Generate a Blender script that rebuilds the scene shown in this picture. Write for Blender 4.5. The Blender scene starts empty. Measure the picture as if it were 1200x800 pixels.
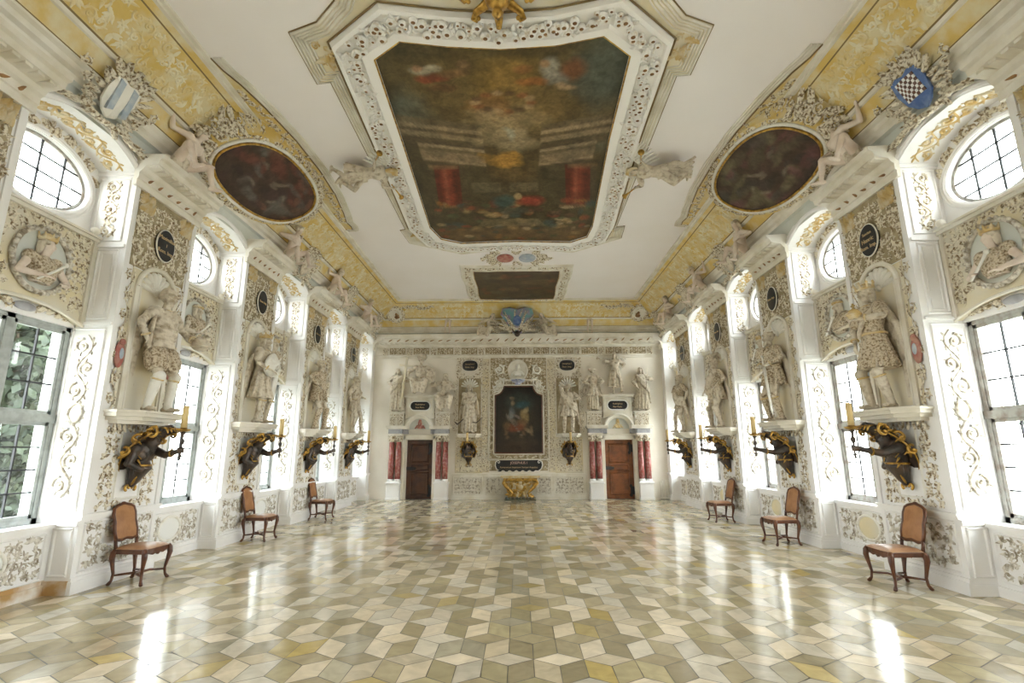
import bpy, math, random
import numpy as np
from mathutils import Vector, Matrix, Euler

# ------------------------------------------------------------------ camera, sky, exposure
SC = bpy.context.scene
COL = SC.collection
PI = math.pi
W = 5.455            # half width of the hall between the pier fronts
BAY, Y1, PL = 3.05, 6.65, 1.40
YF = 19.2            # end wall
ZC = 7.2             # flat ceiling
YB = -5.0            # wall behind the camera

cam_d = bpy.data.cameras.new('camera')
cam = bpy.data.objects.new('camera', cam_d)
COL.objects.link(cam)
SC.camera = cam
cam_d.sensor_width = 36.0
cam_d.lens = 598.17 / 1200 * 36.0
cam_d.clip_start, cam_d.clip_end = 0.05, 300
_r = Vector((0.99988115, 0.01514336, -0.00289362)).normalized()
_c = Vector((-0.01419809, 0.97759604, 0.21001048)).normalized()
_u = _r.cross(_c).normalized()
_m = Matrix((_r, _u, -_c)).transposed().to_4x4()
_m.translation = Vector((0.0766, 0.0, 1.70))
cam.matrix_world = _m

SKY, EXPO = 19.0, 0.28
SC.view_settings.view_transform = 'Standard'
SC.view_settings.look = 'None'
SC.view_settings.gamma = 1.0
SC.view_settings.use_curve_mapping = False
SC.view_settings.exposure = EXPO
SC.cycles.max_bounces = 9
SC.cycles.diffuse_bounces = 7
SC.cycles.glossy_bounces = 3
SC.cycles.transparent_max_bounces = 12
SC.cycles.use_denoising = True
SC.cycles.caustics_reflective = False
SC.cycles.caustics_refractive = False

wd = bpy.data.worlds.new('sky'); SC.world = wd
wd.use_nodes = True
_n = wd.node_tree.nodes; _l = wd.node_tree.links
_n.clear()
_o = _n.new('ShaderNodeOutputWorld'); _b = _n.new('ShaderNodeBackground')
_t = _n.new('ShaderNodeTexCoord'); _s = _n.new('ShaderNodeSeparateXYZ'); _rp = _n.new('ShaderNodeValToRGB')
_l.new(_t.outputs['Generated'], _s.inputs[0]); _l.new(_s.outputs['Z'], _rp.inputs[0])
_rp.color_ramp.elements[0].position = 0.0; _rp.color_ramp.elements[0].color = (1.0, 0.99, 0.975, 1)
_rp.color_ramp.elements[1].position = 1.0; _rp.color_ramp.elements[1].color = (0.80, 0.90, 1.0, 1)
_l.new(_rp.outputs[0], _b.inputs['Color']); _b.inputs['Strength'].default_value = SKY
_l.new(_b.outputs[0], _o.inputs[0])

def pier_y(i): return Y1 + BAY * (i - 1)

# sky portals in the window openings (they only steer the sky light's sampling)
for side in (-1, 1):
    for i in range(-2, 5):
        yc = pier_y(i) + PL + (BAY - PL) / 2
        for (zc, sx, sz) in ((2.08, 1.62, 2.5), (5.26, 1.5, 0.95)):
            ld = bpy.data.lights.new('sky_portal', 'AREA'); ld.shape = 'RECTANGLE'
            ld.size, ld.size_y = sz, sx
            ld.cycles.is_portal = True
            lo = bpy.data.objects.new('sky_portal', ld); COL.objects.link(lo)
            lo.location = (side * (W + 0.66), yc, zc)
            lo.rotation_euler = (0, side * PI / 2, 0)

# ------------------------------------------------------------------ materials
def mat(name, base, base2=None, scale=4.0, rough=0.6, metal=0.0, bump=0.0, bscale=30.0, lo=0.4, hi=0.65, spec=0.5, detail=6.0):
    m = bpy.data.materials.new(name); m.use_nodes = True
    nt = m.node_tree; N = nt.nodes; L = nt.links
    p = N['Principled BSDF']
    p.inputs['Roughness'].default_value = rough; p.inputs['Metallic'].default_value = metal
    p.inputs['Specular IOR Level'].default_value = spec
    p.inputs['Base Color'].default_value = (*base, 1)
    tc = N.new('ShaderNodeTexCoord')
    if base2:
        nz = N.new('ShaderNodeTexNoise'); nz.inputs['Scale'].default_value = scale; nz.inputs['Detail'].default_value = detail
        rp = N.new('ShaderNodeValToRGB')
        rp.color_ramp.elements[0].position = lo; rp.color_ramp.elements[0].color = (*base, 1)
        rp.color_ramp.elements[1].position = hi; rp.color_ramp.elements[1].color = (*base2, 1)
        L.new(tc.outputs['Object'], nz.inputs['Vector']); L.new(nz.outputs['Fac'], rp.inputs[0]); L.new(rp.outputs[0], p.inputs['Base Color'])
    if bump:
        nb = N.new('ShaderNodeTexNoise'); nb.inputs['Scale'].default_value = bscale; nb.inputs['Detail'].default_value = 4
        bp = N.new('ShaderNodeBump'); bp.inputs['Strength'].default_value = bump; bp.inputs['Distance'].default_value = 0.02
        L.new(tc.outputs['Object'], nb.inputs['Vector']); L.new(nb.outputs['Fac'], bp.inputs['Height']); L.new(bp.outputs[0], p.inputs['Normal'])
    return m

def mat_attr(name, attr, rough=0.5, spec=0.5, wave=0.0, noise=0.0, nscale=3.0):
    m = bpy.data.materials.new(name); m.use_nodes = True
    nt = m.node_tree; N = nt.nodes; L = nt.links
    p = N['Principled BSDF']; p.inputs['Roughness'].default_value = rough; p.inputs['Specular IOR Level'].default_value = spec
    a = N.new('ShaderNodeAttribute'); a.attribute_name = attr
    out = a.outputs['Color']
    tc = N.new('ShaderNodeTexCoord')
    if noise:
        nz = N.new('ShaderNodeTexNoise'); nz.inputs['Scale'].default_value = nscale; nz.inputs['Detail'].default_value = 8
        nz.inputs['Distortion'].default_value = 1.2
        mr = N.new('ShaderNodeMapRange'); mr.inputs[1].default_value = 0.3; mr.inputs[2].default_value = 0.7
        mr.inputs[3].default_value = 1 - noise; mr.inputs[4].default_value = 1 + noise * 0.6
        mx = N.new('ShaderNodeMix'); mx.data_type = 'RGBA'; mx.blend_type = 'MULTIPLY'; mx.inputs[0].default_value = 1.0
        L.new(tc.outputs['Object'], nz.inputs['Vector']); L.new(nz.outputs['Fac'], mr.inputs[0])
        L.new(out, mx.inputs[6]); L.new(mr.outputs[0], mx.inputs[7]); out = mx.outputs[2]
    L.new(out, p.inputs['Base Color'])
    if wave:
        nb = N.new('ShaderNodeTexNoise'); nb.inputs['Scale'].default_value = 2.2; nb.inputs['Detail'].default_value = 3
        bp = N.new('ShaderNodeBump'); bp.inputs['Strength'].default_value = wave; bp.inputs['Distance'].default_value = 0.05
        L.new(tc.outputs['Object'], nb.inputs['Vector']); L.new(nb.outputs['Fac'], bp.inputs['Height']); L.new(bp.outputs[0], p.inputs['Normal'])
    return m

M_WALL = mat('white_plaster', (0.85, 0.84, 0.835), (0.76, 0.735, 0.70), 1.6, 0.65, bump=0.12, bscale=9, lo=0.45, hi=0.8)
M_WALLF = mat('warm_plaster', (0.81, 0.765, 0.68), (0.74, 0.69, 0.60), 1.6, 0.65, bump=0.12, bscale=9, lo=0.45, hi=0.8)
M_TRIM = mat('cream_plaster', (0.79, 0.755, 0.68), (0.66, 0.61, 0.50), 2.5, 0.6, bump=0.1, bscale=12)
M_CEIL = mat('grey_white_plaster', (0.86, 0.825, 0.82), (0.83, 0.79, 0.77), 0.7, 0.75, lo=0.35, hi=0.7)
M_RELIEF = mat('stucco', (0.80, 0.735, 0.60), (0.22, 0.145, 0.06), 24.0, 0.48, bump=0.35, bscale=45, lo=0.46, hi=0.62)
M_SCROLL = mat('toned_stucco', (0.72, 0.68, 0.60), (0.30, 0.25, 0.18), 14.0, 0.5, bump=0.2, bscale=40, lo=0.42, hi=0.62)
M_RELIEFW = mat('white_stucco', (0.82, 0.80, 0.74), (0.56, 0.50, 0.39), 6.0, 0.55, bump=0.2, bscale=40, lo=0.55, hi=0.8)
M_GROUNDY = mat('cream_ground', (0.72, 0.63, 0.42), (0.68, 0.64, 0.54), 1.5, 0.65, lo=0.4, hi=0.62)
M_GROUNDG = mat('buff_ground', (0.42, 0.345, 0.215), (0.28, 0.22, 0.12), 6.0, 0.65, lo=0.4, hi=0.62)
M_STATUE = mat('statue_stucco', (0.66, 0.59, 0.475), (0.28, 0.205, 0.115), 11.0, 0.42, bump=0.7, bscale=34, lo=0.47, hi=0.76, detail=10)
M_STATUE2 = mat('armour_stucco', (0.63, 0.54, 0.40), (0.24, 0.165, 0.085), 34.0, 0.38, bump=0.8, bscale=55, lo=0.46, hi=0.64)
M_FLESH = mat('flesh_stucco', (0.76, 0.66, 0.57), (0.64, 0.52, 0.43), 4.0, 0.5)
M_GOLD = mat('gilding', (0.62, 0.38, 0.09), (0.26, 0.14, 0.035), 12.0, 0.36, metal=0.8, bump=0.2, bscale=40)
M_GILTST = mat('gilded_stucco', (0.60, 0.42, 0.16), (0.70, 0.62, 0.44), 7.0, 0.5, bump=0.2)
M_BRONZE = mat('black_bronze', (0.045, 0.038, 0.034), (0.10, 0.065, 0.045), 8.0, 0.36, metal=0.2, bump=0.3, bscale=30)
M_OCHRE = mat('ochre_stucco', (0.68, 0.49, 0.15), (0.72, 0.64, 0.42), 3.4, 0.65, bump=0.5, bscale=16, lo=0.40, hi=0.66, detail=9)
M_BROWN = mat('brown_line', (0.22, 0.15, 0.06), None, rough=0.6)
M_GREYST = mat('pale_grey_stucco', (0.62, 0.64, 0.60), (0.56, 0.57, 0.51), 2.0, 0.7)
M_MARBLE = mat('red_marble', (0.27, 0.065, 0.055), (0.50, 0.28, 0.24), 12.0, 0.25, lo=0.45, hi=0.75)
M_GREYM = mat('grey_marble', (0.40, 0.40, 0.42), (0.28, 0.28, 0.30), 8.0, 0.3)
M_BLACK = mat('black_panel', (0.012, 0.012, 0.014), (0.02, 0.022, 0.025), 3, 0.35)
M_TEXT = mat('gold_lettering', (0.62, 0.46, 0.26), None, rough=0.5)
M_IRON = mat('dark_iron', (0.025, 0.025, 0.028), None, rough=0.75)
M_BRLEAF = mat('brown_gilt_leaf', (0.34, 0.18, 0.06), (0.20, 0.10, 0.035), 9, 0.5)
M_WINL = mat('blue_grey_painted_wood', (0.40, 0.43, 0.42), (0.30, 0.32, 0.30), 9.0, 0.5)
M_WINF = mat('grey_painted_wood', (0.42, 0.42, 0.39), (0.27, 0.23, 0.19), 9.0, 0.5)
M_DOOR = mat('brown_oak', (0.24, 0.085, 0.03), (0.13, 0.045, 0.018), 5.0, 0.35, bump=0.2, bscale=20)
M_DOORD = mat('dark_oak', (0.09, 0.035, 0.015), (0.045, 0.018, 0.01), 5.0, 0.4, bump=0.2, bscale=20)
M_WALNUT = mat('walnut', (0.13, 0.045, 0.018), (0.07, 0.022, 0.01), 9.0, 0.3)
M_LEATHER = mat('tan_leather', (0.40, 0.195, 0.08), (0.32, 0.145, 0.055), 8.0, 0.45, bump=0.2, bscale=60)
M_SEATLE = mat('worn_leather', (0.46, 0.26, 0.14), (0.36, 0.17, 0.08), 6.0, 0.4, bump=0.2, bscale=60)
M_WAX = mat('beeswax', (0.74, 0.56, 0.26), (0.68, 0.48, 0.2), 8, 0.45)
M_BLUE = mat('blue_tincture', (0.07, 0.14, 0.36), (0.16, 0.24, 0.45), 9, 0.5)
M_BLUEGREY = mat('blue_grey_tincture', (0.36, 0.43, 0.52), (0.50, 0.54, 0.56), 9, 0.5)
M_RED = mat('red_tincture', (0.34, 0.10, 0.08), (0.45, 0.24, 0.18), 9, 0.5)
M_TEAL = mat('peacock_stucco', (0.16, 0.34, 0.36), (0.38, 0.24, 0.40), 5, 0.5)
M_BLUEC = mat('blue_ceramic', (0.22, 0.26, 0.50), (0.7, 0.7, 0.75), 14, 0.3)
M_WHITE = mat('white_paint', (0.82, 0.82, 0.80), None, rough=0.4)
M_FRUIT = mat('fruit_stucco', (0.86, 0.84, 0.81), (0.60, 0.50, 0.36), 14, 0.5, lo=0.52, hi=0.72)
M_FRAMEW = mat('white_frame_plaster', (0.88, 0.86, 0.83), None, rough=0.6)
M_CORE = mat('fruit_core', (0.16, 0.07, 0.02), (0.30, 0.16, 0.05), 9, 0.5)
M_LEAF = mat('tree_leaves', (0.018, 0.032, 0.014), (0.050, 0.070, 0.036), 1.5, 0.6)
M_BARK = mat('bark', (0.08, 0.06, 0.045), None, rough=0.9)
M_LAWN = mat('pale_gravel', (0.46, 0.44, 0.40), (0.36, 0.36, 0.30), 0.2, 0.9)
M_RUSTST = mat('damp_stained_plaster', (0.82, 0.79, 0.73), (0.50, 0.30, 0.11), 2.6, 0.65, lo=0.38, hi=0.58)
M_PAINT = mat_attr('oil_paint', 'paint', rough=0.42, spec=0.35, noise=0.28, nscale=9)
M_FLOOR = mat_attr('polished_limestone', 'paint', rough=0.12, spec=0.42, wave=0.05, noise=0.16, nscale=5)
M_GROUT = mat('floor_joint', (0.09, 0.075, 0.055), None, rough=0.5)

def glass_mat():
    m = bpy.data.materials.new('window_glass'); m.use_nodes = True
    N = m.node_tree.nodes; L = m.node_tree.links; N.clear()
    o = N.new('ShaderNodeOutputMaterial'); mx = N.new('ShaderNodeMixShader')
    t = N.new('ShaderNodeBsdfTransparent'); g = N.new('ShaderNodeBsdfGlossy')
    t.inputs[0].default_value = (0.96, 0.98, 0.97, 1); g.inputs['Roughness'].default_value = 0.04
    mx.inputs[0].default_value = 0.05
    L.new(t.outputs[0], mx.inputs[1]); L.new(g.outputs[0], mx.inputs[2]); L.new(mx.outputs[0], o.inputs[0])
    return m
M_GLASS = glass_mat()

# ------------------------------------------------------------------ mesh collecting
class MB:
    def __init__(s): s.v = []; s.f = []; s.mi = []; s.cur = 0
    def add(s, vs, fs):
        b = len(s.v); s.v.extend([tuple(map(float, v)) for v in vs])
        for f in fs: s.f.append(tuple(b + k for k in f)); s.mi.append(s.cur)
    def box(s, x0, x1, y0, y1, z0, z1):
        s.add([(x0,y0,z0),(x1,y0,z0),(x1,y1,z0),(x0,y1,z0),(x0,y0,z1),(x1,y0,z1),(x1,y1,z1),(x0,y1,z1)],
              [(0,3,2,1),(4,5,6,7),(0,1,5,4),(1,2,6,5),(2,3,7,6),(3,0,4,7)])
    def prism(s, poly, a0, a1, ax):
        """poly of 2-D points extruded along axis ax (0,1,2); the 2-D points fill the other axes in order"""
        def P(q, a):
            if ax == 0: return (a, q[0], q[1])
            if ax == 1: return (q[0], a, q[1])
            return (q[0], q[1], a)
        n = len(poly)
        s.add([P(q, a0) for q in poly] + [P(q, a1) for q in poly],
              [tuple(range(n)), tuple(range(2*n-1, n-1, -1))] + [(i, n+i, n+(i+1) % n, (i+1) % n) for i in range(n)])
    def lathe(s, prof, n=20, c=(0,0,0), fold=None, ax=2, cap=True):
        vs = []
        for k, (r, z) in enumerate(prof):
            for j in range(n):
                a = 2*PI*j/n; rr = r*(fold(a, k) if fold else 1)
                p = (rr*math.cos(a), rr*math.sin(a), z)
                if ax == 0: p = (p[2], p[0], p[1])
                if ax == 1: p = (p[1], p[2], p[0])
                vs.append((c[0]+p[0], c[1]+p[1], c[2]+p[2]))
        m = len(prof); fs = [(k*n+j, k*n+(j+1) % n, (k+1)*n+(j+1) % n, (k+1)*n+j) for k in range(m-1) for j in range(n)]
        if cap: fs += [tuple(range(n-1, -1, -1)), tuple((m-1)*n+j for j in range(n))]
        s.add(vs, fs)
    def tube(s, pts, rad, n=8, squash=1.0, sdir=None):
        pts = [Vector(p) for p in pts]; m = len(pts)
        if not hasattr(rad, '__len__'): rad = [rad]*m
        up = None; vs = []
        for k in range(m):
            t = (pts[min(k+1, m-1)] - pts[max(k-1, 0)])
            t = t.normalized() if t.length > 1e-9 else Vector((0,0,1))
            if up is None:
                up = Vector(sdir) if sdir else (Vector((0,0,1)) if abs(t.z) < 0.9 else Vector((1,0,0)))
            if sdir: up = Vector(sdir)
            a = (up - t*up.dot(t)); a = a.normalized() if a.length > 1e-6 else t.orthogonal().normalized()
            b = t.cross(a); up = a
            for j in range(n):
                q = 2*PI*j/n
                vs.append(pts[k] + a*(math.cos(q)*rad[k]*squash) + b*(math.sin(q)*rad[k]))
        fs = [(k*n+j, k*n+(j+1) % n, (k+1)*n+(j+1) % n, (k+1)*n+j) for k in range(m-1) for j in range(n)]
        fs += [tuple(range(n-1, -1, -1)), tuple((m-1)*n+j for j in range(n))]
        s.add(vs, fs)
    def ell(s, c, r, R=None, nu=16, nv=9):
        if not hasattr(r, '__len__'): r = (r, r, r)
        vs = []
        for k in range(nv+1):
            th = PI*k/nv
            for j in range(nu):
                a = 2*PI*j/nu
                p = Vector((r[0]*math.sin(th)*math.cos(a), r[1]*math.sin(th)*math.sin(a), r[2]*math.cos(th)))
                if R is not None: p = R @ p
                vs.append(Vector(c)+p)
        s.add(vs, [(k*nu+j, (k+1)*nu+j, (k+1)*nu+(j+1) % nu, k*nu+(j+1) % nu) for k in range(nv) for j in range(nu)])
    def cap(s, p0, p1, r0, r1, n=12):
        """a limb with round ends"""
        p0, p1 = Vector(p0), Vector(p1); d = p1-p0; L = max(d.length, 1e-6); t = d/L
        pts = []; rd = []
        for k in range(4):
            a = PI/2*(1-k/4); pts.append(p0 - t*r0*math.sin(a)); rd.append(max(r0*math.cos(a), 1e-4))
        pts.append(p0); rd.append(r0); pts.append(p0+d*0.5); rd.append((r0+r1)/2); pts.append(p1); rd.append(r1)
        for k in range(1, 5):
            a = PI/2*k/4; pts.append(p1 + t*r1*math.sin(a)); rd.append(max(r1*math.cos(a), 1e-4))
        s.tube(pts, rd, n)
    def place(s, rel, fn):
        s.add([fn(*q) for q in rel[0]], rel[1])
    def mesh(s, name, mats, smooth=False, flip=None):
        me = bpy.data.meshes.new(name)
        v = s.v if flip is None else [flip(*q) for q in s.v]
        f = s.f
        if flip is not None and getattr(flip, 'rev', False): f = [tuple(reversed(q)) for q in f]
        me.from_pydata(v, [], f)
        if not isinstance(mats, (list, tuple)): mats = [mats]
        for m in mats: me.materials.append(m)
        if len(mats) > 1: me.polygons.foreach_set('material_index', s.mi)
        if smooth: me.polygons.foreach_set('use_smooth', [True]*len(me.polygons))
        me.update()
        return me
    def build(s, name, mats, parent=None, loc=(0,0,0), smooth=False, flip=None, bevel=0, **kw):
        return link(name, s.mesh(name, mats, smooth, flip), parent, loc, bevel, **kw)

def link(name, me, parent=None, loc=(0,0,0), bevel=0, **kw):
    o = bpy.data.objects.new(name, me); COL.objects.link(o); o.location = loc
    if parent is not None: o.parent = parent
    if bevel:
        b = o.modifiers.new('bevel', 'BEVEL'); b.width = bevel; b.segments = 2; b.limit_method = 'ANGLE'
    tag(o, **kw)
    return o
def tag(o, label=None, cat=None, group=None, kind=None):
    if label: o['label'] = label
    if cat: o['category'] = cat
    if group: o['group'] = group
    if kind: o['kind'] = kind
    return o
def empty(name, loc=(0,0,0), rz=0, **kw):
    o = bpy.data.objects.new(name, None); COL.objects.link(o); o.location = loc; o.rotation_euler = (0, 0, rz)
    o.empty_display_size = 0.1
    return tag(o, **kw)
def kids(o): return [c for c in COL.objects if c.parent == o]
def copy_tree(o, parent=None):
    ch = list(o.children)
    c = o.copy(); COL.objects.link(c)
    if parent is not None: c.parent = parent
    for k in ch: copy_tree(k, c)
    return c

def sculpt(m, name, material, parent=None, vox=0.015, it=3, loc=(0,0,0), **kw):
    """melts overlapping closed shapes into one continuous surface"""
    me = m.mesh('clay', material)
    o = bpy.data.objects.new('clay', me); COL.objects.link(o)
    r = o.modifiers.new('melt', 'REMESH'); r.mode = 'VOXEL'; r.voxel_size = vox
    sm = o.modifiers.new('smooth', 'SMOOTH'); sm.factor = 0.5; sm.iterations = it
    dg = bpy.context.evaluated_depsgraph_get()
    out = bpy.data.meshes.new_from_object(o.evaluated_get(dg))
    bpy.data.objects.remove(o); bpy.data.meshes.remove(me)
    out.name = name
    out.materials.clear(); out.materials.append(material)
    out.polygons.foreach_set('use_smooth', [True]*len(out.polygons))
    return link(name, out, parent, loc, **kw)

# side walls are drawn in (w, u, z): w from the pier front into the room, u along the hall
def SIDE(side):
    def f(w, u, z): return (side*(W-w), u, z)
    f.rev = side > 0
    return f
FL = {-1: SIDE(-1), 1: SIDE(1)}

# ------------------------------------------------------------------ relief ornament in (s, t, h)
def _half(pts, rad, n=4):
    P = np.array(pts, float); m = len(P); T = np.gradient(P, axis=0); T /= (np.linalg.norm(T, axis=1)[:, None]+1e-9)
    Nn = np.stack([-T[:, 1], T[:, 0]], 1); vs = []
    for k in range(m):
        for j in range(n+1):
            a = PI*j/n
            vs.append((P[k,0]+Nn[k,0]*math.cos(a)*rad[k], P[k,1]+Nn[k,1]*math.cos(a)*rad[k], math.sin(a)*rad[k]*1.9-0.002))
    fs = [(k*(n+1)+j, k*(n+1)+j+1, (k+1)*(n+1)+j+1, (k+1)*(n+1)+j) for k in range(m-1) for j in range(n)]
    return vs, fs
class Rel:
    def __init__(s, seed=0): s.v = []; s.f = []; s.r = random.Random(seed)
    def add(s, vf):
        b = len(s.v); s.v += vf[0]; s.f += [tuple(b+k for k in f) for f in vf[1]]
    def stem(s, pts, r0, r1):
        n = len(pts); s.add(_half(pts, [r0+(r1-r0)*k/(n-1) for k in range(n)]))
    def leaf(s, x, y, a, L, wd, h=None):
        h = (h or wd*0.55)*1.5; ca, sa = math.cos(a), math.sin(a); vs = []; n = 5
        bend = s.r.uniform(-0.35, 0.35)*L
        for k in range(n):
            q = k/(n-1); ww = wd*math.sin(PI*(0.12+0.86*q))**0.8*(1-0.25*q); u = L*q; off = bend*q*q
            hh = h*(0.5+0.9*q)
            for j, (e, z) in enumerate(((-1, 0.0), (-0.5, 0.75), (0, 0.45), (0.5, 0.75), (1, 0.0))):
                vv = off+e*ww
                vs.append((x+u*ca-vv*sa, y+u*sa+vv*ca, hh*z if abs(e) < 1 else -0.002))
        fs = [(k*5+j, k*5+j+1, (k+1)*5+j+1, (k+1)*5+j) for k in range(n-1) for j in range(4)]
        s.add((vs, fs))
    def boss(s, x, y, r, h=None, n=8):
        h = (h or r*0.8)*1.3; vs = [(x, y, h)]
        for (q, z) in ((0.55, 0.85), (0.9, 0.45), (1.0, 0.0)):
            for j in range(n): a = 2*PI*j/n; vs.append((x+r*q*math.cos(a), y+r*q*math.sin(a), h*z-0.002))
        fs = [(0, 1+j, 1+(j+1) % n) for j in range(n)]
        for k in range(2): fs += [(1+k*n+j, 1+(k+1)*n+j, 1+(k+1)*n+(j+1) % n, 1+k*n+(j+1) % n) for j in range(n)]
        s.add((vs, fs))
    def rosette(s, x, y, r, n=6):
        for j in range(n): s.leaf(x, y, 2*PI*j/n+0.3, r, r*0.33, r*0.25)
        s.boss(x, y, r*0.3, r*0.35)
    def spiral(s, cx, cy, R, a0, turn, r0, turns=1.25, leaves=True):
        pts = []; n = 16
        for k in range(n):
            q = k/(n-1); a = a0+turn*2*PI*turns*q; rr = R*(1-0.78*q)
            pts.append((cx+rr*math.cos(a), cy+rr*math.sin(a)))
        s.stem(pts, r0, r0*0.55)
        s.boss(cx, cy, R*0.26)
        if leaves:
            for k in range(1, 9, 2):
                p = pts[k]; a = math.atan2(p[1]-cy, p[0]-cx)
                s.leaf(p[0], p[1], a+turn*s.r.uniform(0.6, 1.1), R*s.r.uniform(0.55, 0.8), R*0.19)
    def ring(s, cx, cy, a, b, r, n=28, close=True):
        s.stem([(cx+a*math.cos(2*PI*k/n), cy+b*math.sin(2*PI*k/n)) for k in range(n+1)], r, r)
    def out(s): return (s.v, s.f)

def rinceau(wd, ht, n, seed, medal=False):
    """upright scrolling acanthus, s centred, t from 0"""
    g = Rel(seed); r0 = wd*0.062; step = ht/n
    pts = [(0.28*wd*math.sin(PI*k/8*1.0), ht*k/(8*n)) for k in range(8*n+1)]
    g.stem(pts, r0*0.9, r0*0.5)
    for k in range(n):
        sg = -1 if k % 2 else 1
        cy = step*(k+0.5); R = min(step*0.40, wd*0.34)
        cx = -sg*wd*0.16
        if medal and k == n//2:
            g.ring(0, cy, wd*0.3, step*0.42, r0*0.9)
            for j in range(12):
                a = 2*PI*j/12; g.leaf(wd*0.32*math.cos(a), cy+step*0.44*math.sin(a), a+0.7, wd*0.16, wd*0.06)
            continue
        g.spiral(cx, cy, R, PI/2*sg, sg, r0)
        g.leaf(sg*wd*0.26, cy, 0.6*sg + (0 if sg > 0 else PI), wd*0.2, wd*0.07)
        g.leaf(sg*wd*0.22, cy+step*0.2, 1.2 if sg > 0 else PI-1.2, wd*0.22, wd*0.07)
        g.leaf(sg*wd*0.22, cy-step*0.2, -1.2 if sg > 0 else PI+1.2, wd*0.22, wd*0.07)
    return g.out()

def foliage(wd, ht, cell, seed, avoid=None, sym=True):
    """dense symmetrical acanthus scrolls over wd x ht, s centred, t from 0"""
    g = Rel(seed); nx = max(1, round(wd/2/cell)) if sym else max(1, round(wd/cell)); ny = max(1, round(ht/cell))
    for j in range(ny):
        for i in range(nx):
            x = (i+0.5)*((wd/2 if sym else wd)/nx) + g.r.uniform(-.15, .15)*cell - (0 if sym else wd/2)
            y = (j+0.5)*ht/ny + g.r.uniform(-.15, .15)*cell
            if avoid and avoid(x, y): continue
            kind = g.r.random(); a0 = g.r.uniform(0, 2*PI); tr = g.r.choice((-1, 1)); la = [g.r.uniform(0, 2*PI) for _ in range(4)]
            for sg in ((1, -1) if sym else (1,)):
                F = lambda q: q if sg > 0 else PI-q
                for q in la[:2]: g.leaf(sg*x, y, F(q), cell*0.72, cell*0.17, cell*.07)
                if kind < 0.56:
                    g.spiral(sg*x, y, cell*0.45, F(a0), tr*sg, cell*0.10, 1.15)
                elif kind < 0.70:
                    g.rosette(sg*x, y, cell*0.42)
                else:
                    for q in la: g.leaf(sg*x, y, F(q+.6), cell*0.66, cell*0.19, cell*.13)
    return g.out()

def shell(r, n=9):
    g = Rel(1)
    for k in range(n):
        a = PI*(0.06+0.88*k/(n-1))
        pts = [(r*(0.12+0.88*q)*math.cos(a), r*(0.12+0.88*q)*math.sin(a)) for q in (0, .25, .5, .75, 1)]
        g.add(_half(pts, [r*0.03, r*0.06, r*0.09, r*0.12, r*0.11]))
        g.boss(r*1.02*math.cos(a), r*1.02*math.sin(a), r*0.12, r*0.14)
    g.boss(0, 0.02, r*0.2)
    return g.out()

def up_frame(m, o, ex, ey, nrm, wd, ht, b=0.025, d=0.018):
    """raised moulding round a panel: o = lower centre"""
    o, ex, ey, nrm = Vector(o), Vector(ex), Vector(ey), Vector(nrm)
    for (s0, s1, t0, t1) in ((-wd/2, wd/2, 0, b), (-wd/2, wd/2, ht-b, ht), (-wd/2, -wd/2+b, b, ht-b), (wd/2-b, wd/2, b, ht-b)):
        c = [(s0,t0),(s1,t0),(s1,t1),(s0,t1)]
        lo = [o+ex*a+ey*t for a, t in c]
        i = 0.35*b
        hi = [o+ex*a+ey*t+nrm*d for a, t in ((s0+i,t0+i),(s1-i,t0+i),(s1-i,t1-i),(s0+i,t1-i))]
        m.add(lo+hi, [(4,5,6,7),(0,1,5,4),(1,2,6,5),(2,3,7,6),(3,0,4,7)])

# ------------------------------------------------------------------ setting: floor
def col_mesh(name, verts, faces, cols, material):
    me = bpy.data.meshes.new(name); me.from_pydata(verts, [], faces)
    a = me.color_attributes.new('paint', 'FLOAT_COLOR', 'POINT')
    c = np.ones((len(verts), 4), np.float32); c[:, :3] = cols
    a.data.foreach_set('color', c.ravel())
    me.materials.append(material); me.update()
    return me

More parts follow.
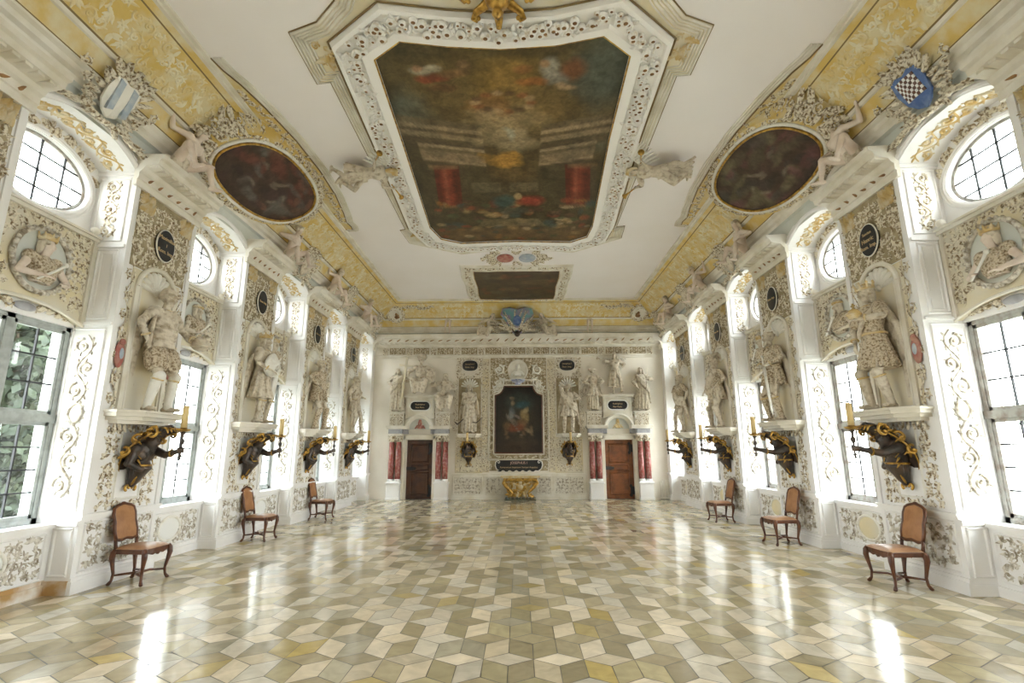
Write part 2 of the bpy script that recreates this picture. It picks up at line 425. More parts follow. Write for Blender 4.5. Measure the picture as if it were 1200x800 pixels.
def build_floor():
    rnd = random.Random(4)
    c, e, h, x0, y0 = 0.21, 0.345, 0.135, -0.03, 4.73
    vs, fs, cs = [], [], []
    pal_l = [(0.63,0.535,0.385), (0.67,0.58,0.44), (0.58,0.485,0.335), (0.60,0.54,0.43)]
    pal_d = [(0.36,0.30,0.18), (0.41,0.345,0.22), (0.35,0.29,0.18), (0.43,0.365,0.215), (0.42,0.375,0.27)]
    pal_y = [(0.50,0.38,0.14), (0.47,0.37,0.17)]
    def tile(q, col):
        q = [(min(max(x, -6.0), 6.0), min(max(y, YB), YF+0.05)) for x, y in q]
        mx = sum(p[0] for p in q)/4; my = sum(p[1] for p in q)/4
        b = len(vs)
        for x, y in q: 
            d = math.hypot(x-mx, y-my); k = max(0, 1-0.0055/max(d, 1e-3))
            vs.append((mx+(x-mx)*k, my+(y-my)*k, 0.0)); cs.append(col)
        fs.append((b, b+1, b+2, b+3))
    def tone(kind):
        r = rnd.random()
        if r < 0.035: p = rnd.choice(pal_y)
        elif kind: p = rnd.choice(pal_l) if r < 0.80 else rnd.choice(pal_d)
        else: p = rnd.choice(pal_d) if r < 0.84 else rnd.choice(pal_l)
        k = rnd.uniform(0.86, 1.22)*1.06
        return tuple(v*k for v in p)
    for k in range(-30, 31):
        for j in range(-14, 26):
            cx = x0+k*c; cy = y0+j*2*(e+h)+(e+h if k % 2 else 0)
            if abs(cx) > 6.3 or cy < YB-1 or cy > YF+1: continue
            tile([(cx-c, cy), (cx, cy-h), (cx+c, cy), (cx, cy+h)], tone(rnd.random() < 0.6))
            kl = abs(k-0.5); kr = abs(k+0.5)      # which column strip the two side faces lie in
            tile([(cx-c, cy), (cx-c, cy-e), (cx, cy-h-e), (cx, cy-h)], tone(int(kl) % 2 == 1))
            tile([(cx+c, cy), (cx, cy-h), (cx, cy-h-e), (cx+c, cy-e)], tone(int(kr) % 2 == 1))
    fl = MB(); fl.box(-7, 7, YB-0.2, YF+1.2, -0.25, -0.004)
    f = fl.build('floor', M_GROUT, kind='structure')
    link('stone_tiles', col_mesh('stone_tiles', vs, fs, cs, M_FLOOR), f)
build_floor()

# ------------------------------------------------------------------ setting: side walls
SPR, RISE = 5.66, 0.27
def arch_pts(b0, b1, n=18, spr=SPR, rise=RISE, off=0.0):
    hw = (b1-b0)/2; R = (hw*hw+rise*rise)/(2*rise); zc = spr+rise-R; a0 = math.asin(hw/R)
    R += off
    return [((b0+b1)/2+R*math.sin(-a0+2*a0*k/n), zc+R*math.cos(-a0+2*a0*k/n)) for k in range(n+1)]
ENT = [(0, 5.46), (0.05, 5.46), (0.05, 5.56), (0.07, 5.57), (0.07, 5.66), (0.11, 5.69), (0.14, 5.74), (0.33, 5.78), (0.35, 5.85), (0.40, 5.87), (0.41, 5.93), (0, 5.95)]
OZ, OA, OB = 5.24, 0.70, 0.455      # oval windows

def wall_side(side):
    m = MB()
    m.box(-0.80, 0, YB-0.2, pier_y(-2), 0, 7.5)
    for i in range(-2, 6):
        a = pier_y(i); e = a+PL if i < 5 else YF+0.3
        m.cur = 0
        m.box(-0.80, 0, a, e, 0, 7.5)
        # plinth, dado cap, corner strips
        m.box(0, 0.05, a-0.03, e+0.03 if i < 5 else YF, 0, 0.15)
        m.box(0, 0.03, a-0.02, e+0.02 if i < 5 else YF, 0.15, 0.19)
        m.box(0, 0.035, a-0.015, e+0.015 if i < 5 else YF, 0.865, 0.90)
        m.box(0, 0.055, a-0.03, e+0.03 if i < 5 else YF, 0.90, 0.935)
        if i < 5:
            for (u0, u1) in ((a-0.004, a+0.085), (e-0.085, e+0.004)):
                m.box(-0.02, 0.022, u0, u1, 0.935, 5.46)
            # fields of the front: dado frame
            up_frame(m, (0, a+PL/2, 0.22), (0,1,0), (0,0,1), (1,0,0), PL-0.16, 0.62, 0.03, 0.02)
            # reveal next to the window on the near side, and the far one
            for (yy, nn) in ((a, -1), (e, 1)):
                N = (0, nn, 0)
                up_frame(m, (-0.29, yy, 0.97), (1,0,0), (0,0,1), N, 0.46, 2.38, 0.03, 0.02)
                up_frame(m, (-0.22, yy, 3.47), (1,0,0), (0,0,1), N, 0.30, 1.02, 0.03, 0.02)
                up_frame(m, (-0.22, yy, 3.53), (1,0,0), (0,0,1), N, 0.17, 0.90, 0.012, 0.008)
                up_frame(m, (-0.28, yy, 4.60), (1,0,0), (0,0,1), N, 0.44, 0.98, 0.03, 0.02)
                up_frame(m, (-0.17, yy, 0.20), (1,0,0), (0,0,1), N, 0.24, 0.58, 0.03, 0.02)
                y0, y1 = (yy-0.03, yy) if nn < 0 else (yy, yy+0.03)
                m.box(-0.55, 0.0, y0, y1, 4.51, 4.555); m.box(-0.55, 0.0, y0, y1, 5.61, 5.66)
                m.box(-0.32, 0.0, y0, y1, 0.80, 0.86); m.box(-0.34, 0.0, y0, y1, 0, 0.13)
                m.box(-0.55, 0.0, y0, y1, 3.39, 3.43)
        # entablature breaking forward over the pier
        m.cur = 1
        m.prism(ENT, a-0.05, (e+0.05) if i < 5 else YF, 1)
        if i < 5:
            k = a-0.02
            while k < e:
                m.box(0.13, 0.31, k, k+0.085, 5.742, 5.80); k += 0.145
        if i == 5: break
        # the niche after this pier
        b0, b1 = e, a+BAY; bc = (b0+b1)/2
        m.cur = 0
        m.box(-0.80, -0.32, b0, b1, 0, 0.78)
        m.cur = 2 if (i == 0 and side < 0) else 0
        if m.cur == 2: m.box(-0.33, 0.0, b1-0.036, b1, 0, 0.16); m.box(-0.322, -0.315, b0, b1, 0.1, 0.17)
        m.box(-0.32, -0.285, b0, b1, 0, 0.12)
        m.cur = 0
        m.box(-0.80, -0.27, b0, b1, 0.775, 0.83)
        up_frame(m, (-0.32, bc, 0.17), (0,1,0), (0,0,1), (1,0,0), BAY-PL-0.14, 0.56, 0.03, 0.02)
        m.box(-0.80, -0.50, b0, b1, 3.345, 3.75)
        # relief field with an arched foot
        ft = arch_pts(b0, b1, 12, 3.37, 0.16)
        m.cur = 3
        m.prism(ft + [(b1, 4.58), (b0, 4.58)], -0.56, -0.41, 0)
        m.cur = 1
        m.box(-0.56, -0.36, b0, b1, 4.575, 4.62)
        m.box(-0.56, -0.33, b0, b1, 4.62, 4.65)
        m.tube([(-0.40, u, z) for u, z in ft], 0.022, 6)
        for uu in (b0+0.035, b1-0.035): m.box(-0.41, -0.375, uu-0.035, uu+0.035, 3.40, 4.575)
        m.cur = 0
        # upper back wall with the oval opening
        ring_o, ring_i = [], []
        n = 56; top = arch_pts(b0, b1, 40, SPR-0.02, RISE)
        for k in range(n):
            t = 2*PI*k/n; dx, dz = math.cos(t)*OA, math.sin(t)*OB
            ring_i.append((bc+dx, OZ+dz))
            q = 50.0
            if dx > 1e-6: q = min(q, (b1-bc)/dx)
            if dx < -1e-6: q = min(q, (b0-bc)/dx)
            if dz < -1e-6: q = min(q, (4.6-OZ)/dz)
            if dz > 1e-6:
                for it in range(60):
                    qq = 1+it*0.05
                    z = OZ+dz*qq; u = bc+dx*qq
                    hw = (b1-b0)/2; R = (hw*hw+RISE*RISE)/(2*RISE); zt = SPR+RISE-R+math.sqrt(max(R*R-min((u-bc)**2, hw*hw), 0))+0.02
                    if z >= zt: q = min(q, qq); break
            ring_o.append((bc+dx*q, OZ+dz*q))
        vs = [(-0.55, u, z) for u, z in ring_o]+[(-0.55, u, z) for u, z in ring_i]+[(-0.78, u, z) for u, z in ring_i]+[(-0.78, u, z) for u, z in ring_o]
        m.add(vs, [(k, (k+1) % n, n+(k+1) % n, n+k) for k in range(n)]+[(n+k, n+(k+1) % n, 2*n+(k+1) % n, 2*n+k) for k in range(n)]
              + [(2*n+k, 2*n+(k+1) % n, 3*n+(k+1) % n, 3*n+k) for k in range(n)])
        for (rr, ww, kk) in ((0.03, -0.545, 1.05), (0.02, -0.55, 1.16)):
            m.tube([(ww, bc+OA*kk*math.cos(2*PI*k/40), OZ+OB*(kk+0.03)*math.sin(2*PI*k/40)) for k in range(41)], rr, 6)
        # arched head
        ap = arch_pts(b0, b1)
        m.prism(ap + [(b1, 7.5), (b0, 7.5)], -0.80, 0.0, 0)
        m.tube([(0.0, u, z) for u, z in arch_pts(b0, b1, 18, SPR, RISE, 0.05)], 0.042, 8)
        m.tube([(0.0, u, z) for u, z in arch_pts(b0, b1, 18, SPR, RISE, 0.12)], 0.02, 6)
        m.cur = 1
        for uu in (b0+0.11, b1-0.11):
            m.ell((-0.36, uu, 4.71), 0.058, None, 14, 9)
    o = m.build('wall_left' if side < 0 else 'wall_right', [M_WALL, M_TRIM, M_RUSTST, M_GROUNDY], flip=FL[side], kind='structure')
    return o
WALL = {s: wall_side(s) for s in (-1, 1)}

def bay_copies(name, m, material, side, rng, smooth=True, parent=None):
    """the same relief repeated from bay to bay; m is drawn in the place of pier 1 / niche 0"""
    me = m.mesh(name, material, smooth, FL[side])
    for i in rng:
        link(name, me, parent or WALL[side], (0, BAY*i, 0))

def wall_reliefs(side):
    a = pier_y(1); uc = a+PL/2
    # planes: pier front, parapet, reveal, soffit
    def front(zb, w=0.0, u=uc): return lambda s, t, h: (w+h, u+s, zb+t)
    def reveal(zb, w=-0.29): return lambda s, t, h: (w+s, a-h, zb+t)
    PR = range(-1, 4)          # offsets of the piers 0..4
    def one(name, rel, fn, material, rng=PR):
        m = MB(); m.place(rel, fn); bay_copies(name, m, material, side, rng)
    sd = 10 if side < 0 else 40
    m = MB(); m.box(0, 0.012, uc-0.5, uc+0.5, 2.30, 4.3); bay_copies('niche_ground', m, M_GROUNDY, side, PR, False)
    m = MB(); m.box(0, 0.010, uc-0.58, uc+0.58, 4.32, 5.46); bay_copies('relief_ground', m, M_GROUNDG, side, PR, False)
    m = MB()
    for q in (-1, 1):
        m.box(0, 0.045, uc+q*0.40-0.04, uc+q*0.40+0.04, 2.28, 4.05)
        m.tube([(0.03, uc+q*0.33, 2.28), (0.03, uc+q*0.33, 4.05)], 0.018, 6)
    m.tube([(0.035, uc+0.40*math.cos(PI*k/16), 4.05+0.36*math.sin(PI*k/16)) for k in range(17)], 0.035, 8)
    bay_copies('niche_arch', m, M_TRIM, side, PR, False)
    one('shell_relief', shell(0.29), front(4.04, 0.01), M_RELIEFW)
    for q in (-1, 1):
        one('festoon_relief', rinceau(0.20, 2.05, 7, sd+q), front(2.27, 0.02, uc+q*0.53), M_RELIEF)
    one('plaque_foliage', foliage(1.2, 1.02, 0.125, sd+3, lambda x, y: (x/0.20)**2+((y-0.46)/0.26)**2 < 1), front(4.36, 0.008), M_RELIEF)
    # capitals at the top of the pier
    g = Rel(sd+4)
    for q in (-1, 1):
        for j in range(5):
            for r_ in range(2):
                g.leaf(q*0.44+(j-2)*0.055, 0.02+r_*0.11, PI/2+(j-2)*0.12, 0.16, 0.038, 0.05)
        for e in (-1, 1): g.spiral(q*0.44+e*0.12, 0.24, 0.06, PI/2, e, 0.014, 1.1, False)
    m = MB(); m.place(g.out(), front(5.14, 0.012)); bay_copies('capital', m, M_GILTST, side, PR)
    # leaves between the fascias of the entablature
    g = Rel(sd+9)
    for q in range(6):
        g.leaf(-0.56+q*0.21, 0.0, 0.6, 0.12, 0.026, 0.012)
    m = MB(); m.place(g.out(), front(5.585, 0.07)); bay_copies('fascia_leaf', m, M_BRLEAF, side, PR)
    # below the statue bracket
    m = MB(); m.box(0, 0.008, uc-0.26, uc+0.26, 1.02, 2.05); bay_copies('bracket_field', m, M_WALL, side, PR, False)
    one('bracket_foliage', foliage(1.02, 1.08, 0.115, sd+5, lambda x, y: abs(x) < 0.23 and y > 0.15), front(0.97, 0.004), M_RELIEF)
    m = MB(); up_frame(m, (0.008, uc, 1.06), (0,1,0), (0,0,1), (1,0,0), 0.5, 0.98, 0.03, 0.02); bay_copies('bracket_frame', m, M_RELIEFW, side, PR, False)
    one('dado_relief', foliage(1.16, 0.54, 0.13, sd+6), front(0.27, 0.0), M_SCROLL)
    # window bay: reveal scrolls, parapet, oval crown, soffit
    one('reveal_scroll', rinceau(0.30, 2.1, 7, sd+7, True), reveal(1.15), M_SCROLL, range(-1, 5))
    m = MB(); m.ell((-0.29, a, 2.20), (.085, .016, .125), None, 16, 8); bay_copies('medallion_field', m, M_GROUNDY, side, range(-1, 5))
    for q, z, m1, m2 in ((-0.53, 3.02, M_RED, M_BLUEGREY), (0.53, 2.95, M_BLUEGREY if side > 0 else M_RED, M_RED)):
        m = MB(); m.ell((0.03, uc+q, z), (.035, .085, .19), None, 16, 9); m.ell((0.05, uc+q, z+.17), (.03, .05, .05), None, 10, 7)
        bay_copies('heraldic_shield', m, m1, side, range(0, 1))
        m = MB(); m.ell((0.06, uc+q, z+.01), (.018, .04, .08), None, 12, 7); bay_copies('shield_charge', m, m2, side, range(0, 1))
    one('reveal_foliage', rinceau(0.26, 0.86, 5, sd+8), reveal(4.67, -0.28), M_RELIEF, range(-1, 5))
    bc = Y1-(BAY-PL)/2
    NR = range(0, 5)
    el = lambda x, y: (x/0.30)**2+((y-0.25)/0.21)**2 < 1
    g = foliage(1.42, 0.48, 0.12, sd+11, el)
    m = MB(); m.place(g, lambda s, t, h: (-0.32+h, bc+s, 0.21+t)); bay_copies('parapet_relief', m, M_SCROLL, side, NR)
    m = MB(); m.tube([(-0.315, bc+0.27*math.cos(2*PI*k/28), 0.46+0.19*math.sin(2*PI*k/28)) for k in range(29)], 0.022, 8)
    bay_copies('parapet_medallion', m, M_RELIEFW, side, NR)
    m = MB(); m.lathe([(0.001, 0.0), (0.2, 0.012), (0.255, 0.0)], 28, (0,0,0), None, 0, False)
    m.v = [(-0.318+x, bc+y, 0.46+z*0.7) for x, y, z in m.v]
    bay_copies('medallion_field', m, M_GROUNDY if side > 0 else M_WHITE, side, NR)
    g = Rel(sd+12)
    for k in range(22):
        t = PI*(0.10+0.80*k/21); g.leaf(0.81*math.cos(t), 0.55*math.sin(t), t+g.r.uniform(-1, 1), 0.13, 0.045)
    for q in (-1, 1): g.spiral(q*0.28, 0.57, 0.09, 0, q, 0.02); g.spiral(q*0.62, 0.42, 0.08, 0, q, 0.02)
    g.rosette(0, 0.58, 0.12)
    m = MB(); m.place(g.out(), lambda s, t, h: (-0.55+h, bc+s, OZ+t)); bay_copies('oval_crown', m, M_RELIEF, side, NR)
    hw = (BAY-PL)/2; R = (hw*hw+RISE*RISE)/(2*RISE); zc = SPR+RISE-R
    rel = rinceau(0.34, 1.66, 9, sd+13)
    m = MB()
    def sof(s, t, h):
        an = (t-0.83)/R; rr = R-h
        return (-0.28+s, bc+rr*math.sin(an), zc+rr*math.cos(an))
    m.place(rel, sof); bay_copies('soffit_scroll', m, M_GILTST, side, NR)
for s in (-1, 1): wall_reliefs(s)

# ------------------------------------------------------------------ setting: windows
def windows():
    n = 0
    for side in (-1, 1):
        fm = {}
        b0, b1 = Y1-(BAY-PL), Y1; bc = (b0+b1)/2; w0, w1 = -0.63, -0.55
        fr = MB()
        for (u0, u1) in ((b0, b0+0.07), (b1-0.07, b1), (bc-0.05, bc+0.05)): fr.box(w0, w1, u0, u1, 0.83, 3.36)
        fr.box(w0, w1, b0, b1, 0.83, 0.90); fr.box(w0, w1, b0, b1, 3.29, 3.36); fr.box(w0, w1+0.02, b0, b1, 2.08, 2.18)
        for (u0, u1) in ((b0+0.07, bc-0.05), (bc+0.05, b1-0.07)):
            for (z0, z1) in ((0.90, 2.08), (2.18, 3.29)):
                for e in (u0, u1-0.045): fr.box(w0+0.02, w1-0.01, e, e+0.045, z0, z1)
                for e in (z0, z1-0.045): fr.box(w0+0.02, w1-0.01, u0, u1, e, e+0.045)
        ba = MB(); gl = MB()
        for (u0, u1) in ((b0+0.11, bc-0.09), (bc+0.09, b1-0.11)):
            for (z0, z1, k) in ((0.94, 2.04, 4), (2.22, 3.25, 3)):
                um = (u0+u1)/2; ba.box(-0.60, -0.575, um-0.009, um+0.009, z0, z1)
                for j in range(1, k): z = z0+(z1-z0)*j/k; ba.box(-0.60, -0.575, u0, u1, z-0.009, z+0.009)
                gl.box(-0.592, -0.588, u0, u1, z0, z1)
        of = MB()
        pts = [(bc+OA*0.985*math.cos(2*PI*k/48), OZ+OB*0.975*math.sin(2*PI*k/48)) for k in range(49)]
        of.tube([(-0.62, u, z) for u, z in pts], 0.028, 6)
        ob = MB()
        for k in range(-1, 2):
            u = k*OA*0.5; hz = OB*math.sqrt(1-(u/OA)**2); ob.box(-0.63, -0.61, bc+u-0.011, bc+u+0.011, OZ-hz, OZ+hz)
            z = k*OB*0.5; hu = OA*math.sqrt(1-(z/OB)**2); ob.box(-0.63, -0.61, bc-hu, bc+hu, OZ+z-0.009, OZ+z+0.009)
        og = MB(); og.prism(pts[:-1], -0.622, -0.618, 0)
        ms = [x.mesh(nm, mt, False, FL[side]) for x, nm, mt in ((fr, 'casement_frame', M_WINL if side < 0 else M_WINF), (ba, 'glazing_bars', M_IRON), (gl, 'pane', M_GLASS),
              (of, 'oval_frame', M_WINF), (ob, 'glazing_bars', M_IRON), (og, 'pane', M_GLASS))]
        for i in range(-2, 5):
            for grp in (ms[:3], ms[3:]):
                n += 1
                e = empty('window_%d' % n, (0, BAY*i, 0), kind='structure')
                for me in grp: link(me.name.split('.')[0], me, e)
windows()

# ------------------------------------------------------------------ setting: end walls, ceiling, cove
m = MB(); m.box(-6.8, 6.8, YB-0.4, YB, 0, 7.5)
m.build('wall_back', M_WALL, kind='structure')
DL, DR = (-4.10, -3.13, 2.12), (3.17, 4.24, 2.10)      # door openings of the end wall
m = MB()
for (x0, x1) in ((-6.8, DL[0]), (DL[1], DR[0]), (DR[1], 6.8)): m.box(x0, x1, YF, YF+0.35, 0, 7.5)
for d in (DL, DR): m.box(d[0], d[1], YF, YF+0.35, d[2], 7.5); m.box(d[0], d[1], YF+0.3, YF+0.35, 0, d[2])
m.cur = 1
for (x0, x1) in ((-2.42, -0.52), (0.62, 2.5)): m.box(x0, x1, YF-0.06, YF, 0, 0.90); m.box(x0, x1, YF-0.085, YF, 0.86, 0.905); m.box(x0, x1, YF-0.085, YF, 0, 0.12)
m.box(-0.52, 0.62, YF-0.03, YF, 0, 0.90)
FENT = [(0, 5.18), (0.05, 5.18), (0.05, 5.24), (0.08, 5.25), (0.08, 5.29), (0.03, 5.31), (0.03, 5.60), (0.08, 5.62), (0.10, 5.68), (0.30, 5.74), (0.32, 5.88), (0.36, 5.90), (0.38, 6.05), (0, 6.09)]
m.prism([(YF-d, z) for d, z in FENT], -W, W, 0)
k = -W+0.1
while k < W-0.1:
    m.box(k, k+0.10, YF-0.27, YF-0.09, 5.69, 5.76); k += 0.20
m.cur = 0
WF = m.build('wall_far', [M_WALLF, M_TRIM], kind='structure')

COVE = [(0.00, 5.90, 0), (0.05, 6.13, 0), (0.11, 6.15, 1), (0.12, 6.21, 1), (0.17, 6.24, 1), (0.19, 6.30, 1), (0.235, 6.33, 1), (0.24, 6.36, 3), (0.25, 6.37, 2), (0.36, 6.59, 1), (0.39, 6.60, 1),
        (0.41, 6.645, 3), (0.425, 6.665, 2), (0.60, 6.82, 2), (0.80, 7.00, 2), (0.93, 7.10, 3), (0.95, 7.11, 2), (1.03, 7.15, 1), (1.08, 7.15, 1), (1.09, 7.17, 1), (1.15, 7.17, 1), (1.16, 7.20, 1)]
def cove(which):
    m = MB()
    def P(o, z, e):
        if which == 'far': return (e*(W-o), YF-o, z)
        s = -1 if which == 'left' else 1
        return (s*(W-o), YB if e < 0 else YF-o, z)
    for k in range(len(COVE)-1):
        o, z, c = COVE[k]; o2, z2, _ = COVE[k+1]
        m.cur = c
        q = [P(o, z, -1), P(o, z, 1), P(o2, z2, 1), P(o2, z2, -1)]
        if which == 'right': q.reverse()
        m.add(q, [(0, 1, 2, 3)])
    return m.build({'left': 'trim_1', 'right': 'trim_2', 'far': 'trim_3'}[which], [M_GREYST, M_TRIM, M_OCHRE, M_BROWN], kind='structure')
CV = {k: cove(k) for k in ('left', 'right', 'far')}
m = MB(); m.box(-6.8, 6.8, YB-0.4, YF+0.4, ZC, ZC+0.3); CEIL = m.build('ceiling', M_CEIL, kind='structure')

# ------------------------------------------------------------------ figures
def zrot(d):
    d = Vector(d).normalized()
    return d.to_track_quat('Z', 'Y').to_matrix()
def ik(a, b, l1, l2, hint):
    a, b = Vector(a), Vector(b); v = b-a; d = min(v.length, (l1+l2)*0.995); t = v.normalized(); b = a+t*d
    x = (l1*l1-l2*l2+d*d)/(2*d); h = math.sqrt(max(l1*l1-x*x, 0)); hv = Vector(hint); hv = hv-t*hv.dot(t)
    hv = hv.normalized() if hv.length > 1e-5 else t.orthogonal().normalized()
    return a+t*x+hv*h, b
DEF = dict(pel=(0,0,.96), chest=(0,-.01,1.29), neck=(0,0,1.49), head=(0,-.025,1.655), yaw=0, pitch=0, rh=(-.30,-.12,.98), lh=(.30,-.12,.98),
           rf=(-.13,-.02,.075), lf=(.15,-.07,.075), re=(-1,.6,-.2), le=(1,.6,-.2), rk=(-.2,-1,0), lk=(.2,-1,0), hair='short', grip='', toes=(0,-1,0), female=False)
def hand(m, w, d, side, grip, s=1.0):
    """palm, four unequal bent fingers and a thumb from the palm's side"""
    d = Vector(d).normalized(); up = Vector((0,0,1)) if abs(d.z) < .85 else Vector((0,-1,0))
    sd = d.cross(up).normalized(); n = sd.cross(d).normalized()
    R = Matrix((sd, n, d)).transposed()
    m.ell(w+d*.045*s, (.036*s, .017*s, .052*s), R, 10, 7)
    for k, L in enumerate((.052, .062, .058, .045)):
        b = w+d*.088*s+sd*((k-1.5)*.019*s); c = 0.35 if not grip else 0.95
        q = b+(d*math.cos(c*.6)-n*math.sin(c*.6))*L*.5*s; e = q+(d*math.cos(c*1.7)-n*math.sin(c*1.7))*L*.5*s
        m.cap(b, q, .0098*s, .009*s, 6); m.cap(q, e, .009*s, .0078*s, 6)
    tb = w+d*.03*s-sd*side*.032*s; tq = tb+(d*.6-sd*side*.7-n*.2).normalized()*.035*s
    m.cap(tb, tq, .012*s, .0105*s, 6); m.cap(tq, tq+(d*.9-n*.4).normalized()*.03*s, .0105*s, .008*s, 6)

def body(m, P):
    V = {k: Vector(P[k]) for k in ('pel','chest','neck','head','rh','lh','rf','lf')}
    up = (V['neck']-V['pel']).normalized(); ax = Vector(P.get('sh', (1,0,0))).normalized(); ax = (ax-up*ax.dot(up)).normalized(); fw = ax.cross(up).normalized()*1.0
    R = Matrix((ax, -fw, up)).transposed()
    w = .92 if P['female'] else 1.0
    sr, sl = V['neck']-ax*.19*w-up*.06, V['neck']+ax*.19*w-up*.06
    hr, hl = V['pel']-ax*.095-up*.05, V['pel']+ax*.095-up*.05
    m.ell(V['pel'], (.165, .118, .14), R); m.ell(V['pel'].lerp(V['chest'], .5), (.145*w, .108, .17), R)
    m.ell(V['chest'], (.18*w, .128, .20), R); m.cap(sr, sl, .068, .068)
    for q in (-1, 1): m.ell(V['chest']+ax*.08*q+fw*.075+up*.03, (.085, .062 if not P['female'] else .075, .075), R, 12, 8)
    m.cap(V['neck']-up*.07, V['head']-up*.06, .068, .054)
    J = dict(sr=sr, sl=sl, hr=hr, hl=hl, up=up, ax=ax, fw=fw, R=R, **V)
    for s, S, Hh, e, g in ((-1, 'sr', 'rh', 're', 'r'), (1, 'sl', 'lh', 'le', 'l')):
        el, wr = ik(J[S], V[Hh], .30, .265, P[e])
        m.ell(J[S], .073); m.cap(J[S], J[S].lerp(el, .45), .058, .056); m.cap(J[S].lerp(el, .4), el, .056, .042)
        m.cap(el, el.lerp(wr, .35), .045, .046); m.cap(el.lerp(wr, .3), wr, .046, .028)
        hand(m, wr, wr-el, s, g in P['grip'], 1.15); J['e'+g] = el; J['w'+g] = wr; J['d'+g] = (wr-el).normalized()
    for s, S, F, k, g in ((-1, 'hr', 'rf', 'rk', 'r'), (1, 'hl', 'lf', 'lk', 'l')):
        kn, an = ik(J[S], V[F], .44, .435, P[k])
        m.cap(J[S], J[S].lerp(kn, .5), .098, .085); m.cap(J[S].lerp(kn, .5), kn, .085, .058)
        m.cap(kn, kn.lerp(an, .3)+Vector((0,.012,0)), .056, .06); m.cap(kn.lerp(an, .3)+Vector((0,.012,0)), an, .06, .036)
        td = Vector(P['toes']).normalized()+ax*.28*s; td.normalize()
        sole = Vector((0,0,-.03)) if P.get('stand', True) else Vector((0,0,0))
        m.cap(an+sole-td*.04, an+sole+td*.15, .042, .03); m.ell(an+sole+td*.12, (.042, .042, .028))
        J['k'+g] = kn; J['a'+g] = an
    # head
    Rh = Matrix.Rotation(P['yaw'], 3, 'Z') @ R @ Matrix.Rotation(P['pitch'], 3, 'X') if not P.get('hd') else Matrix(P['hd'])
    c = V['head']; T = lambda x, y, z: c+Rh @ Vector((x, y, z)); J['Rh'] = Rh; J['T'] = T
    m.ell(T(0,.012,.03), (.078,.096,.098), Rh); m.ell(T(0,-.018,-.035), (.060,.074,.082), Rh); m.ell(T(0,-.052,-.098), (.03,.028,.024), Rh)
    m.cap(T(0,-.086,.018), T(0,-.108,-.022), .010, .016, 8); m.cap(T(-.045,-.078,.03), T(.045,-.078,.03), .014, .014, 8)
    for q in (-1, 1): m.ell(T(.031*q,-.079,.008), .013, None, 8, 6); m.ell(T(.076*q,.008,-.005), (.012,.022,.03), Rh, 8, 6); m.ell(T(.036*q,-.062,-.03), (.024,.02,.024), Rh, 8, 6)
    m.cap(T(-.02,-.087,-.056), T(.02,-.087,-.056), .010, .010, 8)
    return J
def hair(m, J, kind, rnd):
    T = J['T']; Rh = J['Rh']
    for k in range(46):
        a = rnd.uniform(0, 2*PI); z = rnd.uniform(-.02, .10)
        x, y = .083*math.cos(a)*math.sqrt(max(0.1, 1-(z/.15)**2)), .012+.100*math.sin(a)*math.sqrt(max(.1, 1-(z/.15)**2))
        if y < -.05 and z < .075: continue
        m.ell(T(x, y, z+.02), .024, None, 7, 5)
    m.ell(T(0,.02,.045), (.085,.098,.095), Rh)
    if 'long' in kind:
        for k in range(9):
            a = PI*(k/8); p = T(.088*math.cos(a), .02+.07*math.sin(a), .02)
            m.tube([p, p+J['up']*-.09+J['ax']*.015*math.cos(a), p+J['up']*-.17+J['ax']*.03*math.cos(a)], [.03,.034,.018], 7)
    if 'beard' in kind:
        for k in range(7):
            x = (k-3)*.018; p = T(x, -.07+abs(x)*.5, -.07)
            m.tube([p, p+J['up']*-.06-Vector((0,.02,0)), p+J['up']*(-.12+abs(x))-Vector((-.3*x,.01,0))], [.022,.024,.012], 7)
def cloth(m, zt, zb, rt, rb, folds, cx=0, cy=0, sq=.78, amp=.14, ph=0, tilt=0.0, n=72, rings=9, bulge=0.0):
    vs = []
    for k in range(rings):
        q = k/(rings-1); r = rt+(rb-rt)*q+bulge*math.sin(PI*q); A = amp*q**.8
        for j in range(n):
            a = 2*PI*j/n; w = 1+A*math.sin(folds*a+ph+1.5*q)+A*.45*math.sin((folds*1.7)//1*a+ph*2)
            vs.append((cx+r*w*math.cos(a), cy+r*w*sq*math.sin(a), zt+(zb-zt)*q+tilt*math.cos(a)*q))
    fs = [(k*n+j, (k+1)*n+j, (k+1)*n+(j+1) % n, k*n+(j+1) % n) for k in range(rings-1) for j in range(n)]
    fs += [tuple(range(n)), tuple((rings-1)*n+j for j in range(n-1, -1, -1))]
    m.add(vs, fs)
def cape(m, J, zb, wd=.34, back=.2, swing=0.0):
    for k in range(13):
        x = -1+2*k/12; y = .10+.05*(1-x*x)
        pts = [J['neck']+Vector((x*.2, .06+.03*(1-x*x), -.02-.05*abs(x))), Vector((x*.27+swing*.3, y+.05, 1.15)), Vector((x*wd+swing*.7+.02*math.sin(k*2), y+back*.6+.02*math.sin(k*2.3), (1.15+zb)/2)),
               Vector((x*wd*1.05+swing, y+back*.7+.03*math.sin(k*1.7), zb))]
        m.tube(pts, [.045, .05, .05, .042], 8)
